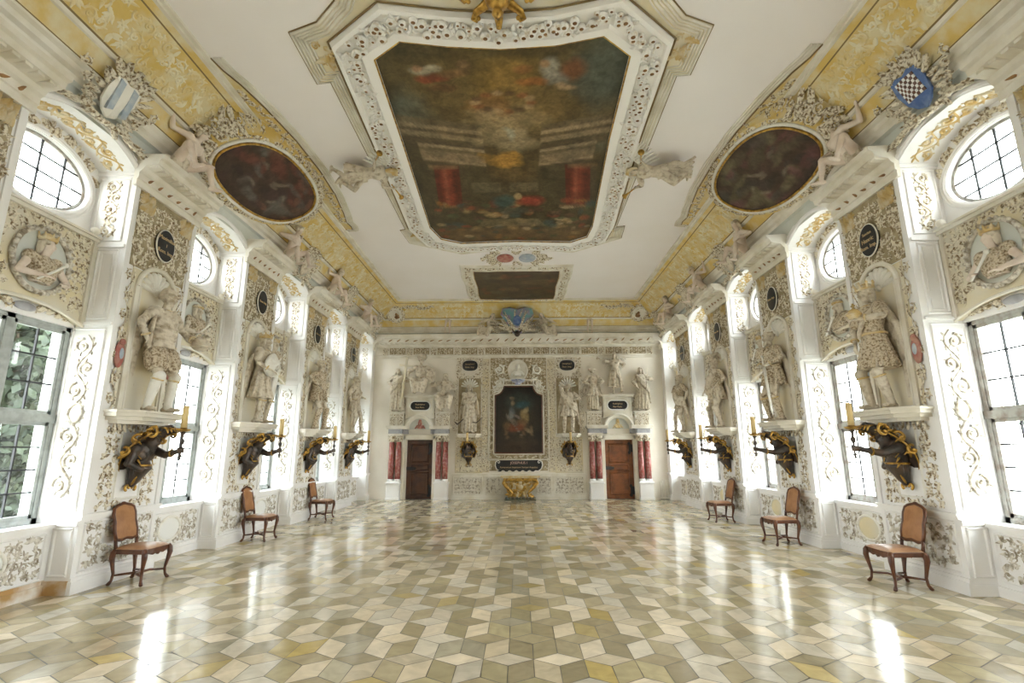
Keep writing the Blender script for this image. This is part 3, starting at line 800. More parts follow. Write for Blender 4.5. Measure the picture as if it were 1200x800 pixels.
def wing(m, b, span, fall, L, n=9, th=.35):
    span, fall = Vector(span).normalized(), Vector(fall).normalized(); b = Vector(b)
    arch = [b+span*L*q+fall*(-.16*L*math.sin(PI*min(1, q*1.2))) for q in [k/n for k in range(n+1)]]
    m.tube(arch, [.05*L+.01]*2+[.045*L]*(n-1), 8)
    for row, (ln, off) in enumerate(((.75, 0), (.42, -.02))):
        for k in range(n+1):
            q = k/n; d = (fall*(1-.35*q)+span*(.15+.75*q)).normalized(); l = L*ln*(.62+.38*math.sin(PI*(.2+.7*q)))
            p = arch[k]+Vector((0, off, 0))
            m.tube([p, p+d*l*.4, p+d*l*.8, p+d*l], [.05*L, .072*L, .062*L, .015*L], 7, th)

# outfits: each adds child parts to the statue's root
def figure(name, label, loc, rz, P, H=1.85, vox=.014, cat='statue', group=None, rot=None, skin=None, parent=None):
    P = {**DEF, **P}; s = H/1.8; rnd = random.Random(len(label)*7+int(abs(loc[1])*10))
    root = empty(name, loc, rz, label=label, cat=cat, group=group)
    if rot: root.rotation_euler = rot
    def part(m, nm, mt, v=vox, it=2, lab=None):
        m.v = [(x*s, y*s, z*s) for x, y, z in m.v]
        return sculpt(m, nm, mt, root, v, it, label=lab)
    mb = MB(); J = body(mb, P); part(mb, 'body', skin or P.get('skin', M_STATUE))
    if P['hair']:
        m = MB(); hair(m, J, P['hair'], rnd); part(m, 'hair', P.get('hairm', M_STATUE), vox*.9, 1)
    for w in P.get('wear', ()):
        w = dict(w) if isinstance(w, dict) else {'k': w}
        k = w['k']; m = MB(); mt = w.get('m', M_STATUE); nm = k; up, ax, fw = J['up'], J['ax'], J['fw']; v = vox
        if k == 'tunic':
            m.ell(J['chest'], (.205,.155,.225), J['R']); m.ell(J['pel'].lerp(J['chest'], .45), (.165,.13,.2), J['R'])
            cloth(m, J['pel'].z+.12, w.get('zb', .55), .165, w.get('rb', .30), w.get('folds', 11), J['pel'].x, J['pel'].y, ph=rnd.random()*6, tilt=w.get('tilt', 0))
            for S, E in (('sr','er'), ('sl','el')): m.cap(J[S], J[S].lerp(J[E], w.get('slv', .75)), .088, .078)
        elif k == 'robe':
            m.ell(J['chest'], (.20,.15,.22), J['R']); m.ell(J['pel'].lerp(J['chest'], .45), (.17,.135,.2), J['R'])
            cloth(m, J['pel'].z+.14, w.get('zb', .07), .165, w.get('rb', .27), w.get('folds', 13), J['pel'].x, J['pel'].y, amp=.17, ph=rnd.random()*6, bulge=.03)
            for S, E, Wr in (('sr','er','wr'), ('sl','el','wl')):
                m.cap(J[S], J[E], .085, .08); m.cap(J[E], J[E].lerp(J[Wr], .8), .08, .07)
        elif k == 'seated_robe':
            m.ell(J['chest'], (.20,.15,.22), J['R']); m.ell(J['pel'], (.22,.19,.17), J['R'])
            for A, K, F in (('hr','kr','ar'), ('hl','kl','al')):
                m.cap(J[A], J[K], .125, .10); m.cap(J[K], J[F]+Vector((0,0,.03)), .10, .085)
            for q in range(7):
                t = q/6; a = J['kr'].lerp(J['kl'], t); b = J['ar'].lerp(J['al'], t)
                m.tube([J['hr'].lerp(J['hl'], t)+Vector((0,-.05,.05)), a+Vector((0,-.02,-.02-.08*math.sin(PI*t))), b+Vector((.02*math.sin(q*2),-.02*(q % 2),0))], [.07,.06,.045], 8)
            for S, E in (('sr','er'), ('sl','el')): m.cap(J[S], J[E], .088, .08)
        elif k == 'loincloth':
            m.ell(J['pel'], (.185,.14,.11), J['R'])
            for q in range(w.get('n', 8)):
                b = J['pel']+ax*(q/7-.5)*.34+fw*.06*(1-abs(q/3.5-1)); m.tube([b+up*.05, b-up*.1+fw*.04, b-up*w.get('l', .24)+ax*.03*math.sin(q*2)], [.05,.05,.03], 8)
            nm = 'drapery'
        elif k == 'streamer':
            nm = 'drapery'
            for q in range(6):
                o = (q-2.5)*.055; pts = [J['pel']+ax*o*1.5+fw*.05]
                for t in range(1, 7): pts.append(pts[0]+Vector(w['d'])*t/6*w.get('l', .8)+Vector((0, o*.9*t/6, .0))+Vector((.03*math.sin(t*1.3+q), .05*math.sin(t*1.7+q*.8), 0)))
                m.tube(pts, [.07,.07,.065,.06,.055,.045,.03], 8)
        elif k == 'breeches':
            for A, K in (('hr','kr'), ('hl','kl')):
                c = J[A].lerp(J[K], .38); d = (J[K]-J[A]).normalized(); m.ell(c, (.145,.145,.20), zrot(d))
                for q in range(10):
                    a = 2*PI*q/10; o = zrot(d) @ Vector((math.cos(a)*.135, math.sin(a)*.135, 0)); o2 = zrot(d) @ Vector((math.cos(a)*.09, math.sin(a)*.09, 0))
                    m.tube([c-d*.17+o2, c-d*.08+o, c+d*.08+o, c+d*.18+o2], .022, 6)
        elif k == 'cuirass':
            m.ell(J['chest'], (.205,.16,.225), J['R']); m.ell(J['pel'].lerp(J['chest'], .4), (.165,.135,.19), J['R'])
            m.cap(J['chest']+fw*.14+up*.16, J['pel']+fw*.12+up*.1, .03, .02)
            for S, E in (('sr','er'), ('sl','el')):
                for q in range(3): m.ell(J[S].lerp(J[E], .02+.2*q)+up*.01, (.098-.012*q, .098-.012*q, .06))
                Wr = 'wr' if E == 'er' else 'wl'
                for A_, B_, r_ in ((S, E, .072), (E, Wr, .060)):
                    R2 = zrot(J[B_]-J[A_])
                    for f in (.62, .78, .93) if A_ == S else (.12, .32, .52, .72): m.ell(J[A_].lerp(J[B_], f), (r_-.014*f, r_-.014*f, .026), R2)
            for q in range(5):
                t = J['pel'].lerp(J['chest'], .10+.16*q); rr = .172+.008*q
                m.tube([t+J['R'] @ Vector((rr*math.cos(x), rr*.80*math.sin(x), .03*math.cos(x*2)*(1 if q > 2 else 0))) for x in [2*PI*j/22 for j in range(23)]], .022, 6)
            for q in range(2):
                cloth(m, J['pel'].z+.13-.07*q, J['pel'].z+.02-.07*q, .175+.015*q, .20+.02*q, 10, J['pel'].x, J['pel'].y, amp=.04)
        elif k == 'kilt':
            for q in range(16):
                a = 2*PI*q/16; p = J['pel']+Vector((.185*math.cos(a), .14*math.sin(a), .08)); m.tube([p, p*1+Vector((.05*math.cos(a), .04*math.sin(a), -.16)), p+Vector((.085*math.cos(a), .07*math.sin(a), -.33))], [.034,.036,.034], 7, .45)
            cloth(m, J['pel'].z+.12, J['pel'].z-.2, .16, .215, 16, J['pel'].x, J['pel'].y, amp=.05)
        elif k == 'greaves':
            for K, F in (('kr','ar'), ('kl','al')):
                m.cap(J[K], J[K].lerp(J[F], .35), .07, .074); m.cap(J[K].lerp(J[F], .3), J[F], .074, .05); m.ell(J[K]+Vector((0,-.03,0)), (.072,.065,.075))
                for e in (.02, .95): q = J[K].lerp(J[F], e); m.ell(q, (.07-.015*e, .07-.015*e, .022))
        elif k == 'cape': cape(m, J, w.get('zb', .18), w.get('wd', .34), w.get('back', .16), w.get('swing', 0))
        elif k == 'mantle':      # a thick swag from one shoulder round the waist
            nm = 'mantle'
            A = J['sl'] if w.get('sd', 1) > 0 else J['sr']; q = w.get('sd', 1)
            for t in range(5):
                o = (t-2)*.045
                m.tube([A+Vector((0,.06,.03)), A+Vector((.02*q, -.10, -.02+o*.3)), J['chest']+Vector((.03*q, -.19, -.10+o)), J['pel']+Vector((-.14*q, -.19-.02*(t % 2), .02+o)), J['pel']+Vector((-.27*q, -.03, -.02+o*1.4)), J['pel']+Vector((-.30*q+.02*t, .09, -.25-.10*t))], [.05,.055,.055,.055,.05,.03], 8)
        elif k == 'loop':        # mantle lifted over the forearm in a big loop
            nm = 'mantle'
            for t in range(4):
                pts = []
                for j in range(11):
                    a = 1.0+j*.40; pts.append(J['pel']+Vector((.04+.29*math.cos(a)*(1-.09*t), -.20-.03*t+.03*math.sin(a*2), .20+.21*math.sin(a)*(1-.16*t)-.02*t)))
                m.tube(pts, [.02,.035]+[.05]*7+[.035,.02], 8)
            m.tube([J['el'], J['wl'], J['wl']+Vector((.10,-.02,.06))], [.075,.06,.04], 8); m.ell(J['pel']+Vector((.08,-.20,.22)), (.15,.08,.10))
            for t in range(4): m.tube([J['wl']+Vector((.02*t,0,0)), J['pel']+Vector((.30+.02*t,-.12,.10)), J['pel']+Vector((.26+.04*t,-.08,-.3-.05*t))], [.05,.05,.03], 8)
        elif k == 'helmet':
            T = J['T']; m.ell(T(0,.012,.045), (.098,.115,.098), J['Rh']); m.tube([T(-.1,-.02,.035), T(-.06,-.11,.03), T(0,-.135,.028), T(.06,-.11,.03), T(.1,-.02,.035)], .018, 6)
            m.tube([T(0,-.09,.10), T(0,-.03,.155), T(0,.06,.15), T(0,.12,.08)], [.012,.022,.022,.012], 7)
        elif k == 'plume':
            T = J['T']
            for q in range(w.get('n', 5)):
                o = (q-2)*.02; m.tube([T(o,.0,.13), T(o*1.8,-.02,.22), T(o*3.4,.08,.26), T(o*3.8,.17,.17), T(o*3,.2,.05)], [.025,.04,.045,.04,.015], 7)
        elif k == 'crown':
            T = J['T']; m.tube([T(.095*math.cos(a), .012+.108*math.sin(a), .075) for a in [2*PI*q/20 for q in range(21)]], .020, 7)
            for q in range(8):
                a = 2*PI*q/8; m.cap(T(.097*math.cos(a), .012+.11*math.sin(a), .08), T(.115*math.cos(a), .012+.128*math.sin(a), .145), .022, .012, 7); m.ell(T(.117*math.cos(a), .012+.13*math.sin(a), .155), .02, None, 8, 6)
            m.ell(T(0,.012,.10), (.075,.085,.06), J['Rh']); mt = w.get('m', M_GILTST); v = vox*.8
        elif k == 'wreath':
            T = J['T']
            for q in range(22):
                a = 2*PI*q/22; m.ell(T(.094*math.cos(a), .012+.108*math.sin(a), .06+.014*(q % 2)), (.02,.026,.02), None, 8, 6)
        elif k == 'hat':
            T = J['T']; R = J['Rh']; nm = 'hat'; vs = []
            m.ell(T(0,.01,.09), (.10,.115,.07), R)
            m.tube([T((.15+.03*math.sin(2*a))*math.cos(a), .01+.16*math.sin(a), .075+.02*math.cos(2*a)) for a in [2*PI*q/24 for q in range(25)]], .04, 8)
        elif k == 'wings':
            L = w.get('L', .7)
            for q in (-1, 1): wing(m, J['neck']+Vector((.08*q, .13, -.12)), w.get('span', Vector((q, .25, .55))) if not w.get('spans') else w['spans'][0 if q < 0 else 1], w.get('fall', Vector((.25*q, .1, -1))) if not w.get('falls') else w['falls'][0 if q < 0 else 1], L)
            mt = w.get('m', M_RELIEFW); nm = 'wings'; v = vox*.9
        elif k == 'sash':
            for t in range(3): m.tube([J['sl']+up*.05, J['chest']+fw*.16+ax*.08-up*.02*t, J['pel'].lerp(J['chest'], .4)+fw*.15-ax*.08-up*.03*t, J['pel']-ax*.19-fw*.02, J['pel']-ax*.22-up*(.15+.06*t)], .03, 7)
        elif k == 'trim':        # gilded garters, cuffs, collar and buttons
            mt = w.get('m', M_GILTST); v = vox*.8
            for A, B_, f, rr, nn in (('kr','ar',.10,.072,'garter'), ('kl','al',.10,.072,'garter'), ('er','wr',.75,.048,'cuff'), ('el','wl',.75,.048,'cuff')):
                m = MB(); q = J[A].lerp(J[B_], f); R2 = zrot(J[B_]-J[A]); m.tube([q+R2 @ Vector((rr*math.cos(t), rr*math.sin(t), 0)) for t in [2*PI*j/16 for j in range(17)]], .017, 6); part(m, nn, mt, v)
            m = MB(); q = J['neck']-up*.03; m.tube([q+J['R'] @ Vector((.10*math.cos(t), .085*math.sin(t)-.01, 0)) for t in [2*PI*j/18 for j in range(19)]], .02, 6); nm = 'collar'
        elif k == 'belt':
            c = J['pel']+up*.10; m.tube([c+ax*.175*math.cos(a)-fw*.14*math.sin(a) for a in [2*PI*q/24 for q in range(25)]], .022, 7); mt = w.get('m', M_GILTST)
        part(m, nm, mt, w.get('vox', v))
    for w in P.get('hold', ()):
        k = w['k']; m = MB(); mt = w.get('m', M_STATUE); hp = (J['wr'] if w.get('h', 'r') == 'r' else J['wl']) + (J['dr'] if w.get('h', 'r') == 'r' else J['dl'])*.06
        sc = lambda: setattr(m, 'v', [(x*s, y*s, z*s) for x, y, z in m.v])
        if k == 'sword':
            d = Vector(w.get('d', (0,0,-1))).normalized(); L = w.get('L', .95); m.tube([hp-d*.16, hp-d*.02], .016, 8); m.ell(hp-d*.18, .028, None, 10, 7)
            sd = d.orthogonal().normalized() if not w.get('sd') else Vector(w['sd']); m.tube([hp-sd*.13+d*.01, hp+sd*.13+d*.01], .015, 8)
            m.tube([hp, hp+d*L*.9, hp+d*L], [.03,.026,.004], 8, .3)
        elif k == 'orb':
            c = hp+Vector(w.get('o', (0,0,.07))); m.ell(c, .085); m.tube([c+Vector((.087*math.cos(a),.087*math.sin(a),0)) for a in [2*PI*q/20 for q in range(21)]], .012, 6); m.box(c.x-.01, c.x+.01, c.y-.01, c.y+.01, c.z+.08, c.z+.16); m.box(c.x-.035, c.x+.035, c.y-.01, c.y+.01, c.z+.115, c.z+.135)
        elif k in ('sceptre', 'baton', 'spear', 'trumpet', 'staff'):
            d = Vector(w.get('d', (0,0,1))).normalized(); a, b = w.get('a', -.3), w.get('b', .6)
            if k == 'trumpet': m.tube([hp+d*a, hp+d*(a+(b-a)*.7), hp+d*(a+(b-a)*.9), hp+d*b], [.012,.018,.035,.075], 12); m.ell(hp+d*a, .018, None, 8, 6)
            else:
                m.tube([hp+d*a, hp+d*b], .017 if k != 'baton' else .028, 8)
                if k == 'sceptre':
                    m.ell(hp+d*b, .035); m.ell(hp+d*(b+.06), (.02,.02,.05))
                if k == 'spear': m.tube([hp+d*b, hp+d*(b+.06), hp+d*(b+.2)], [.02,.045,.003], 8, .4)
        elif k == 'shield':
            c = hp+Vector(w.get('o', (0,-.03,0))); pr = [(-.15,.2),(-.08,.22),(0,.2),(.08,.22),(.15,.2),(.16,.02),(.1,-.16),(0,-.27),(-.1,-.16),(-.16,.02)]
            m.prism([(c.x+x, c.z+z) for x, z in pr], c.y-.03, c.y+.03, 1)
        elif k == 'cross':
            d = Vector(w.get('d', (0,0,1))).normalized(); L = w['L']; m2 = d.cross(Vector((0,1,0))).normalized(); b = hp+d*w.get('a', -.8)
            def bar(p, q, r):
                t = (q-p).normalized(); x = t.cross(Vector((0,1,0))).normalized()*r; y = Vector((0,r*.8,0)); c = [p-x-y,p+x-y,p+x+y,p-x+y,q-x-y,q+x-y,q+x+y,q-x+y]
                m.add(c, [(0,3,2,1),(4,5,6,7),(0,1,5,4),(1,2,6,5),(2,3,7,6),(3,0,4,7)])
            bar(b, b+d*L, .038); cc = b+d*L*.83; bar(cc-m2*.27, cc+m2*.27, .038)
        elif k == 'book':
            c = hp; m.box(c.x-.14, c.x+.14, c.y-.03, c.y+.03, c.z-.02, c.z+.19)
        elif k == 'ball':
            c = hp+Vector(w.get('o', (.04,-.02,.0))); m.ell(c, (.12,.13,.11)); m.tube([c+Vector((.125*math.cos(a), -.02+.13*math.sin(a), -.03)) for a in [2*PI*q/20 for q in range(21)]], .02, 7); m.tube([c+Vector((0,-.12,.03)), c+Vector((0,-.04,.12)), c+Vector((0,.09,.09))], .02, 7)
        elif k == 'ribbon':
            for q in w['pts']: m.tube([Vector(p) for p in q], [.03]+[.055]*(len(q)-2)+[.03], 8, .35)
        sc(); m.build(w.get('n', {'ball': 'helmet'}.get(k, k)), mt, root, smooth=(k not in ('cross', 'book', 'shield')), bevel=.006 if k in ('cross', 'book', 'shield') else 0, label=w.get('lab'))
    return root

# ------------------------------------------------------------------ statues on the piers
RZ = {-1: PI/2, 1: -PI/2}
def stand(side, i, w=0.20, z=2.262): return (side*(W-w), pier_y(i)+PL/2, z)
S2, GS = M_STATUE2, M_GILTST
PIER = {
 (-1, 1): ('plaster knight statue in puffed slashed breeches with a helmet in its outstretched hand',
   dict(lh=(.42,-.22,1.10), rh=(-.30,-.02,1.0), re=(-1,.2,-.1), yaw=.5, rf=(-.15,-.03,.075), lf=(.17,-.10,.075), wear=[{'k':'cuirass','m':M_STATUE}, {'k':'breeches','m':S2}, 'helmet', 'trim', {'k':'cape','zb':.35,'wd':.30}, {'k':'greaves','m':M_RELIEFW}],
        hold=[{'k':'ball','h':'l'}, {'k':'baton','h':'r','d':(.1,0,1),'a':-.05,'b':.5}, ], grip='rl')),
 (-1, 2): ('plaster crowned bearded king statue with mantle looped over its arm and raised sceptre',
   dict(lh=(.26,-.24,1.22), rh=(-.20,-.26,1.05), yaw=.35, hair='longbeard', wear=[{'k':'tunic','zb':.50,'rb':.27}, {'k':'loop','m':M_RELIEFW}, 'trim', 'crown', {'k':'cape','zb':.12,'wd':.34}], hold=[{'k':'sceptre','h':'l','d':(-.06,0,1),'a':-.1,'b':.62}], grip='l')),
 (-1, 3): ('plaster armoured statue with bare curly head and short cape, standing legs apart on wall bracket',
   dict(lh=(.34,-.06,.95), rh=(-.33,-.10,1.12), re=(-1,.4,0), yaw=.5, rf=(-.17,0,.075), lf=(.19,-.12,.075), wear=[{'k':'cuirass','m':S2}, {'k':'kilt','m':S2}, {'k':'greaves','m':S2}, {'k':'cape','zb':.4,'swing':-.1}], hold=[{'k':'sword','h':'l','d':(.12,.1,-1),'L':.8}], grip='l')),
 (-1, 4): ('slim plaster warrior statue with hand across its belt and one leg forward',
   dict(lh=(.12,-.22,1.12), rh=(-.34,.0,.95), yaw=.4, rf=(-.12,.02,.075), lf=(.20,-.18,.075), wear=[{'k':'tunic','zb':.72,'rb':.24}, 'belt', {'k':'cape','zb':.2,'swing':-.06}, 'sash'])),
 (1, 1): ('plaster crowned king statue in patterned knee-length tunic carrying an orb',
   dict(lh=(.20,-.30,1.24), rh=(-.33,-.06,.98), re=(-1,.2,.2), yaw=-.25, pitch=.15, hair='long', rf=(-.16,-.06,.075), lf=(.15,.0,.075), wear=[{'k':'tunic','zb':.56,'rb':.29,'m':S2,'folds':17}, {'k':'crown'}, {'k':'cape','zb':.14,'wd':.33,'m':M_STATUE}, {'k':'greaves'}, {'k':'belt'}, {'k':'sash'}, 'trim'],
        hold=[{'k':'orb','h':'l','m':M_GILTST,'lab':'gilded orb'}], grip='l')),
 (1, 2): ('plaster knight statue in full plate armour with long sword pointing down',
   dict(lh=(.22,-.22,1.10), rh=(-.30,-.12,1.12), re=(-1,.4,0), yaw=-.3, hair='beard', rf=(-.13,-.08,.075), lf=(.17,.0,.075), wear=[{'k':'cuirass','m':S2}, {'k':'kilt','m':S2}, {'k':'greaves','m':S2}, {'k':'wreath'}, 'trim', {'k':'cape','zb':.12}], hold=[{'k':'sword','h':'l','d':(.16,.0,-1),'L':.98,'m':M_RELIEFW,'lab':'pale blade'}], grip='l')),
 (1, 3): ('plaster helmeted warrior statue with a mantle swept across its chest',
   dict(lh=(.28,-.12,1.05), rh=(-.34,-.18,.98), yaw=.2, rf=(-.20,-.12,.075), lf=(.15,.0,.075), wear=[{'k':'cuirass','m':S2}, {'k':'mantle','sd':1}, 'helmet', {'k':'plume','n':4}, {'k':'kilt'}, {'k':'greaves'}, {'k':'cape','zb':.1,'swing':.06}])),
 (1, 4): ('slender plaster warrior statue with arm across its breast in a short tunic',
   dict(rh=(.02,-.22,1.22), lh=(.30,.02,.98), yaw=-.4, rf=(-.20,-.16,.075), lf=(.12,.02,.075), wear=[{'k':'tunic','zb':.74,'rb':.24,'m':S2}, {'k':'mantle','sd':-1}, {'k':'cape','zb':.25}, 'wreath'])),
}
ORD = ['first', 'second', 'third', 'fourth', 'fifth', 'sixth']
WN = {-1: 'left', 1: 'right'}
for (side, i), (lab, P) in PIER.items():
    figure('statue', lab, stand(side, i), RZ[side], P, 1.85, .0125 if i == 1 else .015)

# brackets under the statues
def bracket(side, i):
    lab = '%s wall bracket under the %s' % ('white moulded plaster', lab_of(side, i))
    r = empty('statue_bracket', (side*W, pier_y(i)+PL/2, 0), RZ[side], label=lab, cat='bracket', group='brackets under the pier statues')
    def poly(a, b, d): return [(-a, 0.0), (a, 0.0), (a, -d*.45), (b, -d), (-b, -d), (-a, -d*.45)]
    m = MB(); m.prism(poly(.62, .40, .42), 2.175, 2.262, 2); m.prism(poly(.64, .42, .45), 2.225, 2.25, 2); m.build('shelf', M_TRIM, r)
    m = MB(); m.prism(poly(.56, .35, .35), 2.125, 2.176, 2); m.prism(poly(.50, .30, .27), 2.08, 2.126, 2); m.build('moulding', M_TRIM, r)
    g = Rel(5)
    for k in range(11): g.leaf(-.45+.09*k, .0, -PI/2, .13, .03)
    m = MB(); m.place(g.out(), lambda s_, t, h: (s_, -0.05-h, 2.10+t)); m.build('leaf_band', M_RELIEF, r)
def lab_of(side, i): return {(-1,1):'knight with puffed breeches', (-1,2):'bearded king with the looped mantle', (-1,3):'armoured statue with the curly head', (-1,4):'slim warrior with hand on belt',
   (1,1):'king carrying an orb', (1,2):'knight with the long sword', (1,3):'helmeted warrior in swept mantle', (1,4):'slender warrior with arm on breast'}[(side, i)]
for key in PIER: bracket(*key)

# ------------------------------------------------------------------ inscription plaques
def text(s, size, material, parent, loc, rot, ext=.003, name='lettering'):
    c = bpy.data.curves.new(name, 'FONT'); c.body = s; c.size = size; c.align_x = 'CENTER'; c.align_y = 'CENTER'; c.extrude = ext
    c.materials.append(material)
    t = bpy.data.objects.new(name, c); COL.objects.link(t)
    me = bpy.data.meshes.new_from_object(t.evaluated_get(bpy.context.evaluated_depsgraph_get()))
    bpy.data.objects.remove(t); me.name = name
    o = link(name, me, parent, loc); o.rotation_euler = rot
    return o
def oval_plaque(loc, rz, a, b, lines, label, group, size=.09, sq=2.0):
    r = empty('inscription_plaque', loc, rz, label=label, cat='plaque', group=group)
    n = 40; pts = [(a*abs(math.cos(t))**(2/sq)*(1 if math.cos(t) > 0 else -1), b*abs(math.sin(t))**(2/sq)*(1 if math.sin(t) > 0 else -1)) for t in [2*PI*k/n for k in range(n)]]
    m = MB(); m.prism(pts, -0.045, 0.0, 1)
    m.add([(0, -0.052, 0)]+[(x, -0.045, z) for x, z in pts], [(0, 1+k, 1+(k+1) % n) for k in range(n)]); m.build('field', M_BLACK, r)
    m = MB(); m.tube([(x*1.02, -0.035, z*1.02) for x, z in pts+[pts[0]]], .012, 8); m.build('rim', M_RELIEFW, r)
    for k, (tx, sz) in enumerate(lines):
        text(tx, sz, M_TEXT, r, (0, -0.055, size*((len(lines)-1)/2-k)), (PI/2, 0, 0))
    return r
TXT = {(-1,1): [('Maximilian', .085), ('I', .07), ('Rom. Imp.', .085)], (1,1): [('Sanctus', .065), ('Henric', .095), ('Rom. Imp.', .085)]}
GEN = [('Rom. Imp.', .07)]
for (side, i) in PIER:
    oval_plaque((side*(W-.02), pier_y(i)+PL/2, 4.82), RZ[side], .19, .245, TXT.get((side, i), GEN), 'black oval plaque with gold lettering above the '+lab_of(side, i), 'oval name plaques above the statues', .105)

# ------------------------------------------------------------------ sconces and candles
def sconce_parts(root, gold=1.0):
    m = MB()   # bronze half figure; faces -y, wall at y = 0, z absolute from 1.2
    sp = [(0,-.05,1.24), (0,-.10,1.34), (0,-.13,1.46), (0,-.13,1.60), (0,-.16,1.74), (0,-.20,1.84)]
    m.tube(sp, [.05,.085,.11,.13,.14,.10], 14)
    m.ell((0,-.27,1.84), (.085,.10,.11)); m.cap((0,-.30,1.78), (0,-.31,1.70), .06, .025); m.cap((0,-.37,1.85), (0,-.385,1.82), .014, .02, 8)
    m.cap((-.045,-.345,1.875), (.045,-.345,1.875), .018, .018, 8)
    for q in (-1, 1): m.ell((.035*q,-.345,1.86), .014, None, 8, 6); m.ell((.075*q,-.21,1.66), (.075,.07,.08))
    m.ell((.15,-.19,1.74), .08); m.ell((-.15,-.17,1.74), .08)
    m.cap((.15,-.19,1.74), (.12,-.42,1.66), .068, .052); m.cap((.12,-.42,1.66), (.02,-.68,1.72), .052, .034)
    m.cap((-.15,-.17,1.74), (-.21,-.14,1.55), .065, .055); m.cap((-.21,-.14,1.55), (-.12,-.25,1.47), .05, .04)
    for k in range(9):     # shaggy belly
        a = (k-4)*.3; m.tube([(.10*math.sin(a), -.14-.08*math.cos(a), 1.60), (.12*math.sin(a), -.17-.09*math.cos(a), 1.48), (.07*math.sin(a), -.12-.05*math.cos(a), 1.34)], [.03,.04,.015], 7)
    # fist round the candlestick
    c = Vector((0,-.71,1.725)); m.ell(c+Vector((.0,.03,0)), (.035,.03,.045))
    for k in range(4):
        z = 1.695+.02*k
        pts = [c+Vector((.033*math.cos(t), -.0+.033*math.sin(t), z-1.725)) for t in [1.4-.55*q for q in range(7)]]; m.tube(pts, .0105, 6)
    m.cap(c+Vector((-.03,.02,.035)), c+Vector((-.02,-.03,.05)), .012, .009, 6)
    sculpt(m, 'half_figure', M_BRONZE, root, .011, 2)
    # black hood curving from the wall to the front, edged with gilded volutes
    m = MB(); n = 10; prof = []
    for k in range(n+1):
        q = k/n; y = -.02-.52*q**1.1; z = 1.50+.56*math.sin(q*PI/2)**.8; prof.append((y, z))
    vs = []
    for (y, z) in prof:
        q = (z-1.5)/.56; hw = .15+.10*math.sin(PI*min(1, q))+.02
        for j in range(9):
            t = -1+2*j/8; vs.append((hw*t, y+.03*t*t, z-.09*t*t)); 
    k2 = len(vs); vs += [(x, y+.02, z+.025) for x, y, z in vs]
    fs = [(k*9+j, k*9+j+1, (k+1)*9+j+1, (k+1)*9+j) for k in range(n) for j in range(8)]
    fs += [tuple(k2+q for q in reversed(f)) for f in list(fs)]
    rim = list(range(9))+[9*k+8 for k in range(1, n+1)]+[9*n+j for j in range(7, -1, -1)]+[9*k for k in range(n-1, 0, -1)]
    fs += [(rim[i], rim[(i+1) % len(rim)], k2+rim[(i+1) % len(rim)], k2+rim[i]) for i in range(len(rim))]
    m.add(vs, fs); m.build('hood', M_BRONZE, root, smooth=True)
    m = MB()
    for q in (-1, 1):
        m.tube([(q*(.15+.10*math.sin(PI*min(1, (z-1.5)/.56))+.02), y+.03, z-.085) for y, z in prof], [.011]*len(prof), 7)
        for (y0, z0, R0, a0, dr, xx) in ((-.41, 1.955, .105, .6, 1, .17), (-.25, 1.87, .085, 2.2, -1, .235), (-.12, 1.70, .075, 1.0, 1, .25)):
            m.tube([(q*(xx+.006*k), y0+R0*(1-.065*k)*math.cos(a0+dr*k*.45), z0+R0*(1-.065*k)*math.sin(a0+dr*k*.45)) for k in range(14)], [.020]*8+[.018,.016,.015,.014,.013,.012], 8)
            m.ell((q*(xx+.06), y0, z0), .024, None, 8, 6)
        for k in range(7):
            y, z = prof[1+k]; m.tube([(q*.16, y, z-.02), (q*.20, y-.03, z+.035), (q*.19, y-.075, z+.045), (q*.17, y-.095, z+.01)], [.018,.026,.020,.008], 6, .6)
        sp = [(q*(.055+.05*math.cos(-1.2+k*.5)*(1-k*.06)), -.06, 1.22+.045*math.sin(-1.2+k*.5)*(1-k*.06)) for k in range(11)]; m.tube(sp, [.018]*11, 8)
        m.tube([(q*.02,-.07,1.24), (q*.05,-.13,1.3), (q*.07,-.19,1.4), (q*.05,-.2,1.5)], [.02,.018,.016,.01], 7)
        for k in range(3): m.tube([(q*.09, -.16-.02*k, 1.68-.07*k), (q*.14, -.22, 1.66-.07*k), (q*.12, -.25, 1.60-.07*k)], [.014,.018,.006], 6, .6)
    for k in range(5):
        t = (k-2)*.06; m.tube([(t, -.50, 2.035), (t*1.2, -.57, 2.03), (t*1.3, -.60, 1.985-abs(t)*.2)], [.03,.026,.01], 7, .5)
    for k in range(7):
        t = (k-3)*.055; m.tube([(t, -.235, 1.93), (t*1.5, -.29, 1.975), (t*1.9, -.33, 1.94)], [.02,.022,.008], 6, .5)
    m.tube([(.135*math.cos(a)+.0, -.15-.13*math.sin(a), 1.52) for a in [2*PI*k/20 for k in range(21)]], .016, 7)
    m.tube([(.075+.05*math.cos(a), -.53, 1.685+.05*math.sin(a)) for a in [2*PI*k/14 for k in range(15)]], .013, 6)
    m.tube([(-.15,-.05,1.62), (-.24,-.08,1.66), (-.30,-.05,1.62)], [.03,.04,.015], 7)
    m.build('gilt_scrollwork', M_GOLD, root, smooth=True, label='gilded scrollwork')
    m = MB(); m.lathe([(.004,1.585), (.02,1.60), (.012,1.625), (.042,1.64), (.012,1.655), (.014,1.80), (.030,1.825), (.034,1.86), (.014,1.89), (.018,1.94), (.04,1.97), (.02,1.985)], 18, (0,-.71,0)); m.build('candlestick', M_BRONZE, root, smooth=True)
    m = MB(); m.lathe([(.02,1.98), (.075,1.995), (.098,2.015), (.094,2.022), (.03,2.008), (.046,2.04), (.040,2.04), (.0,2.03)], 22, (0,-.71,0)); m.build('drip_pan', M_GOLD, root, smooth=True, label='gilt drip pan')
sc0 = empty('wall_sconce', (0,0,0)); sconce_parts(sc0)
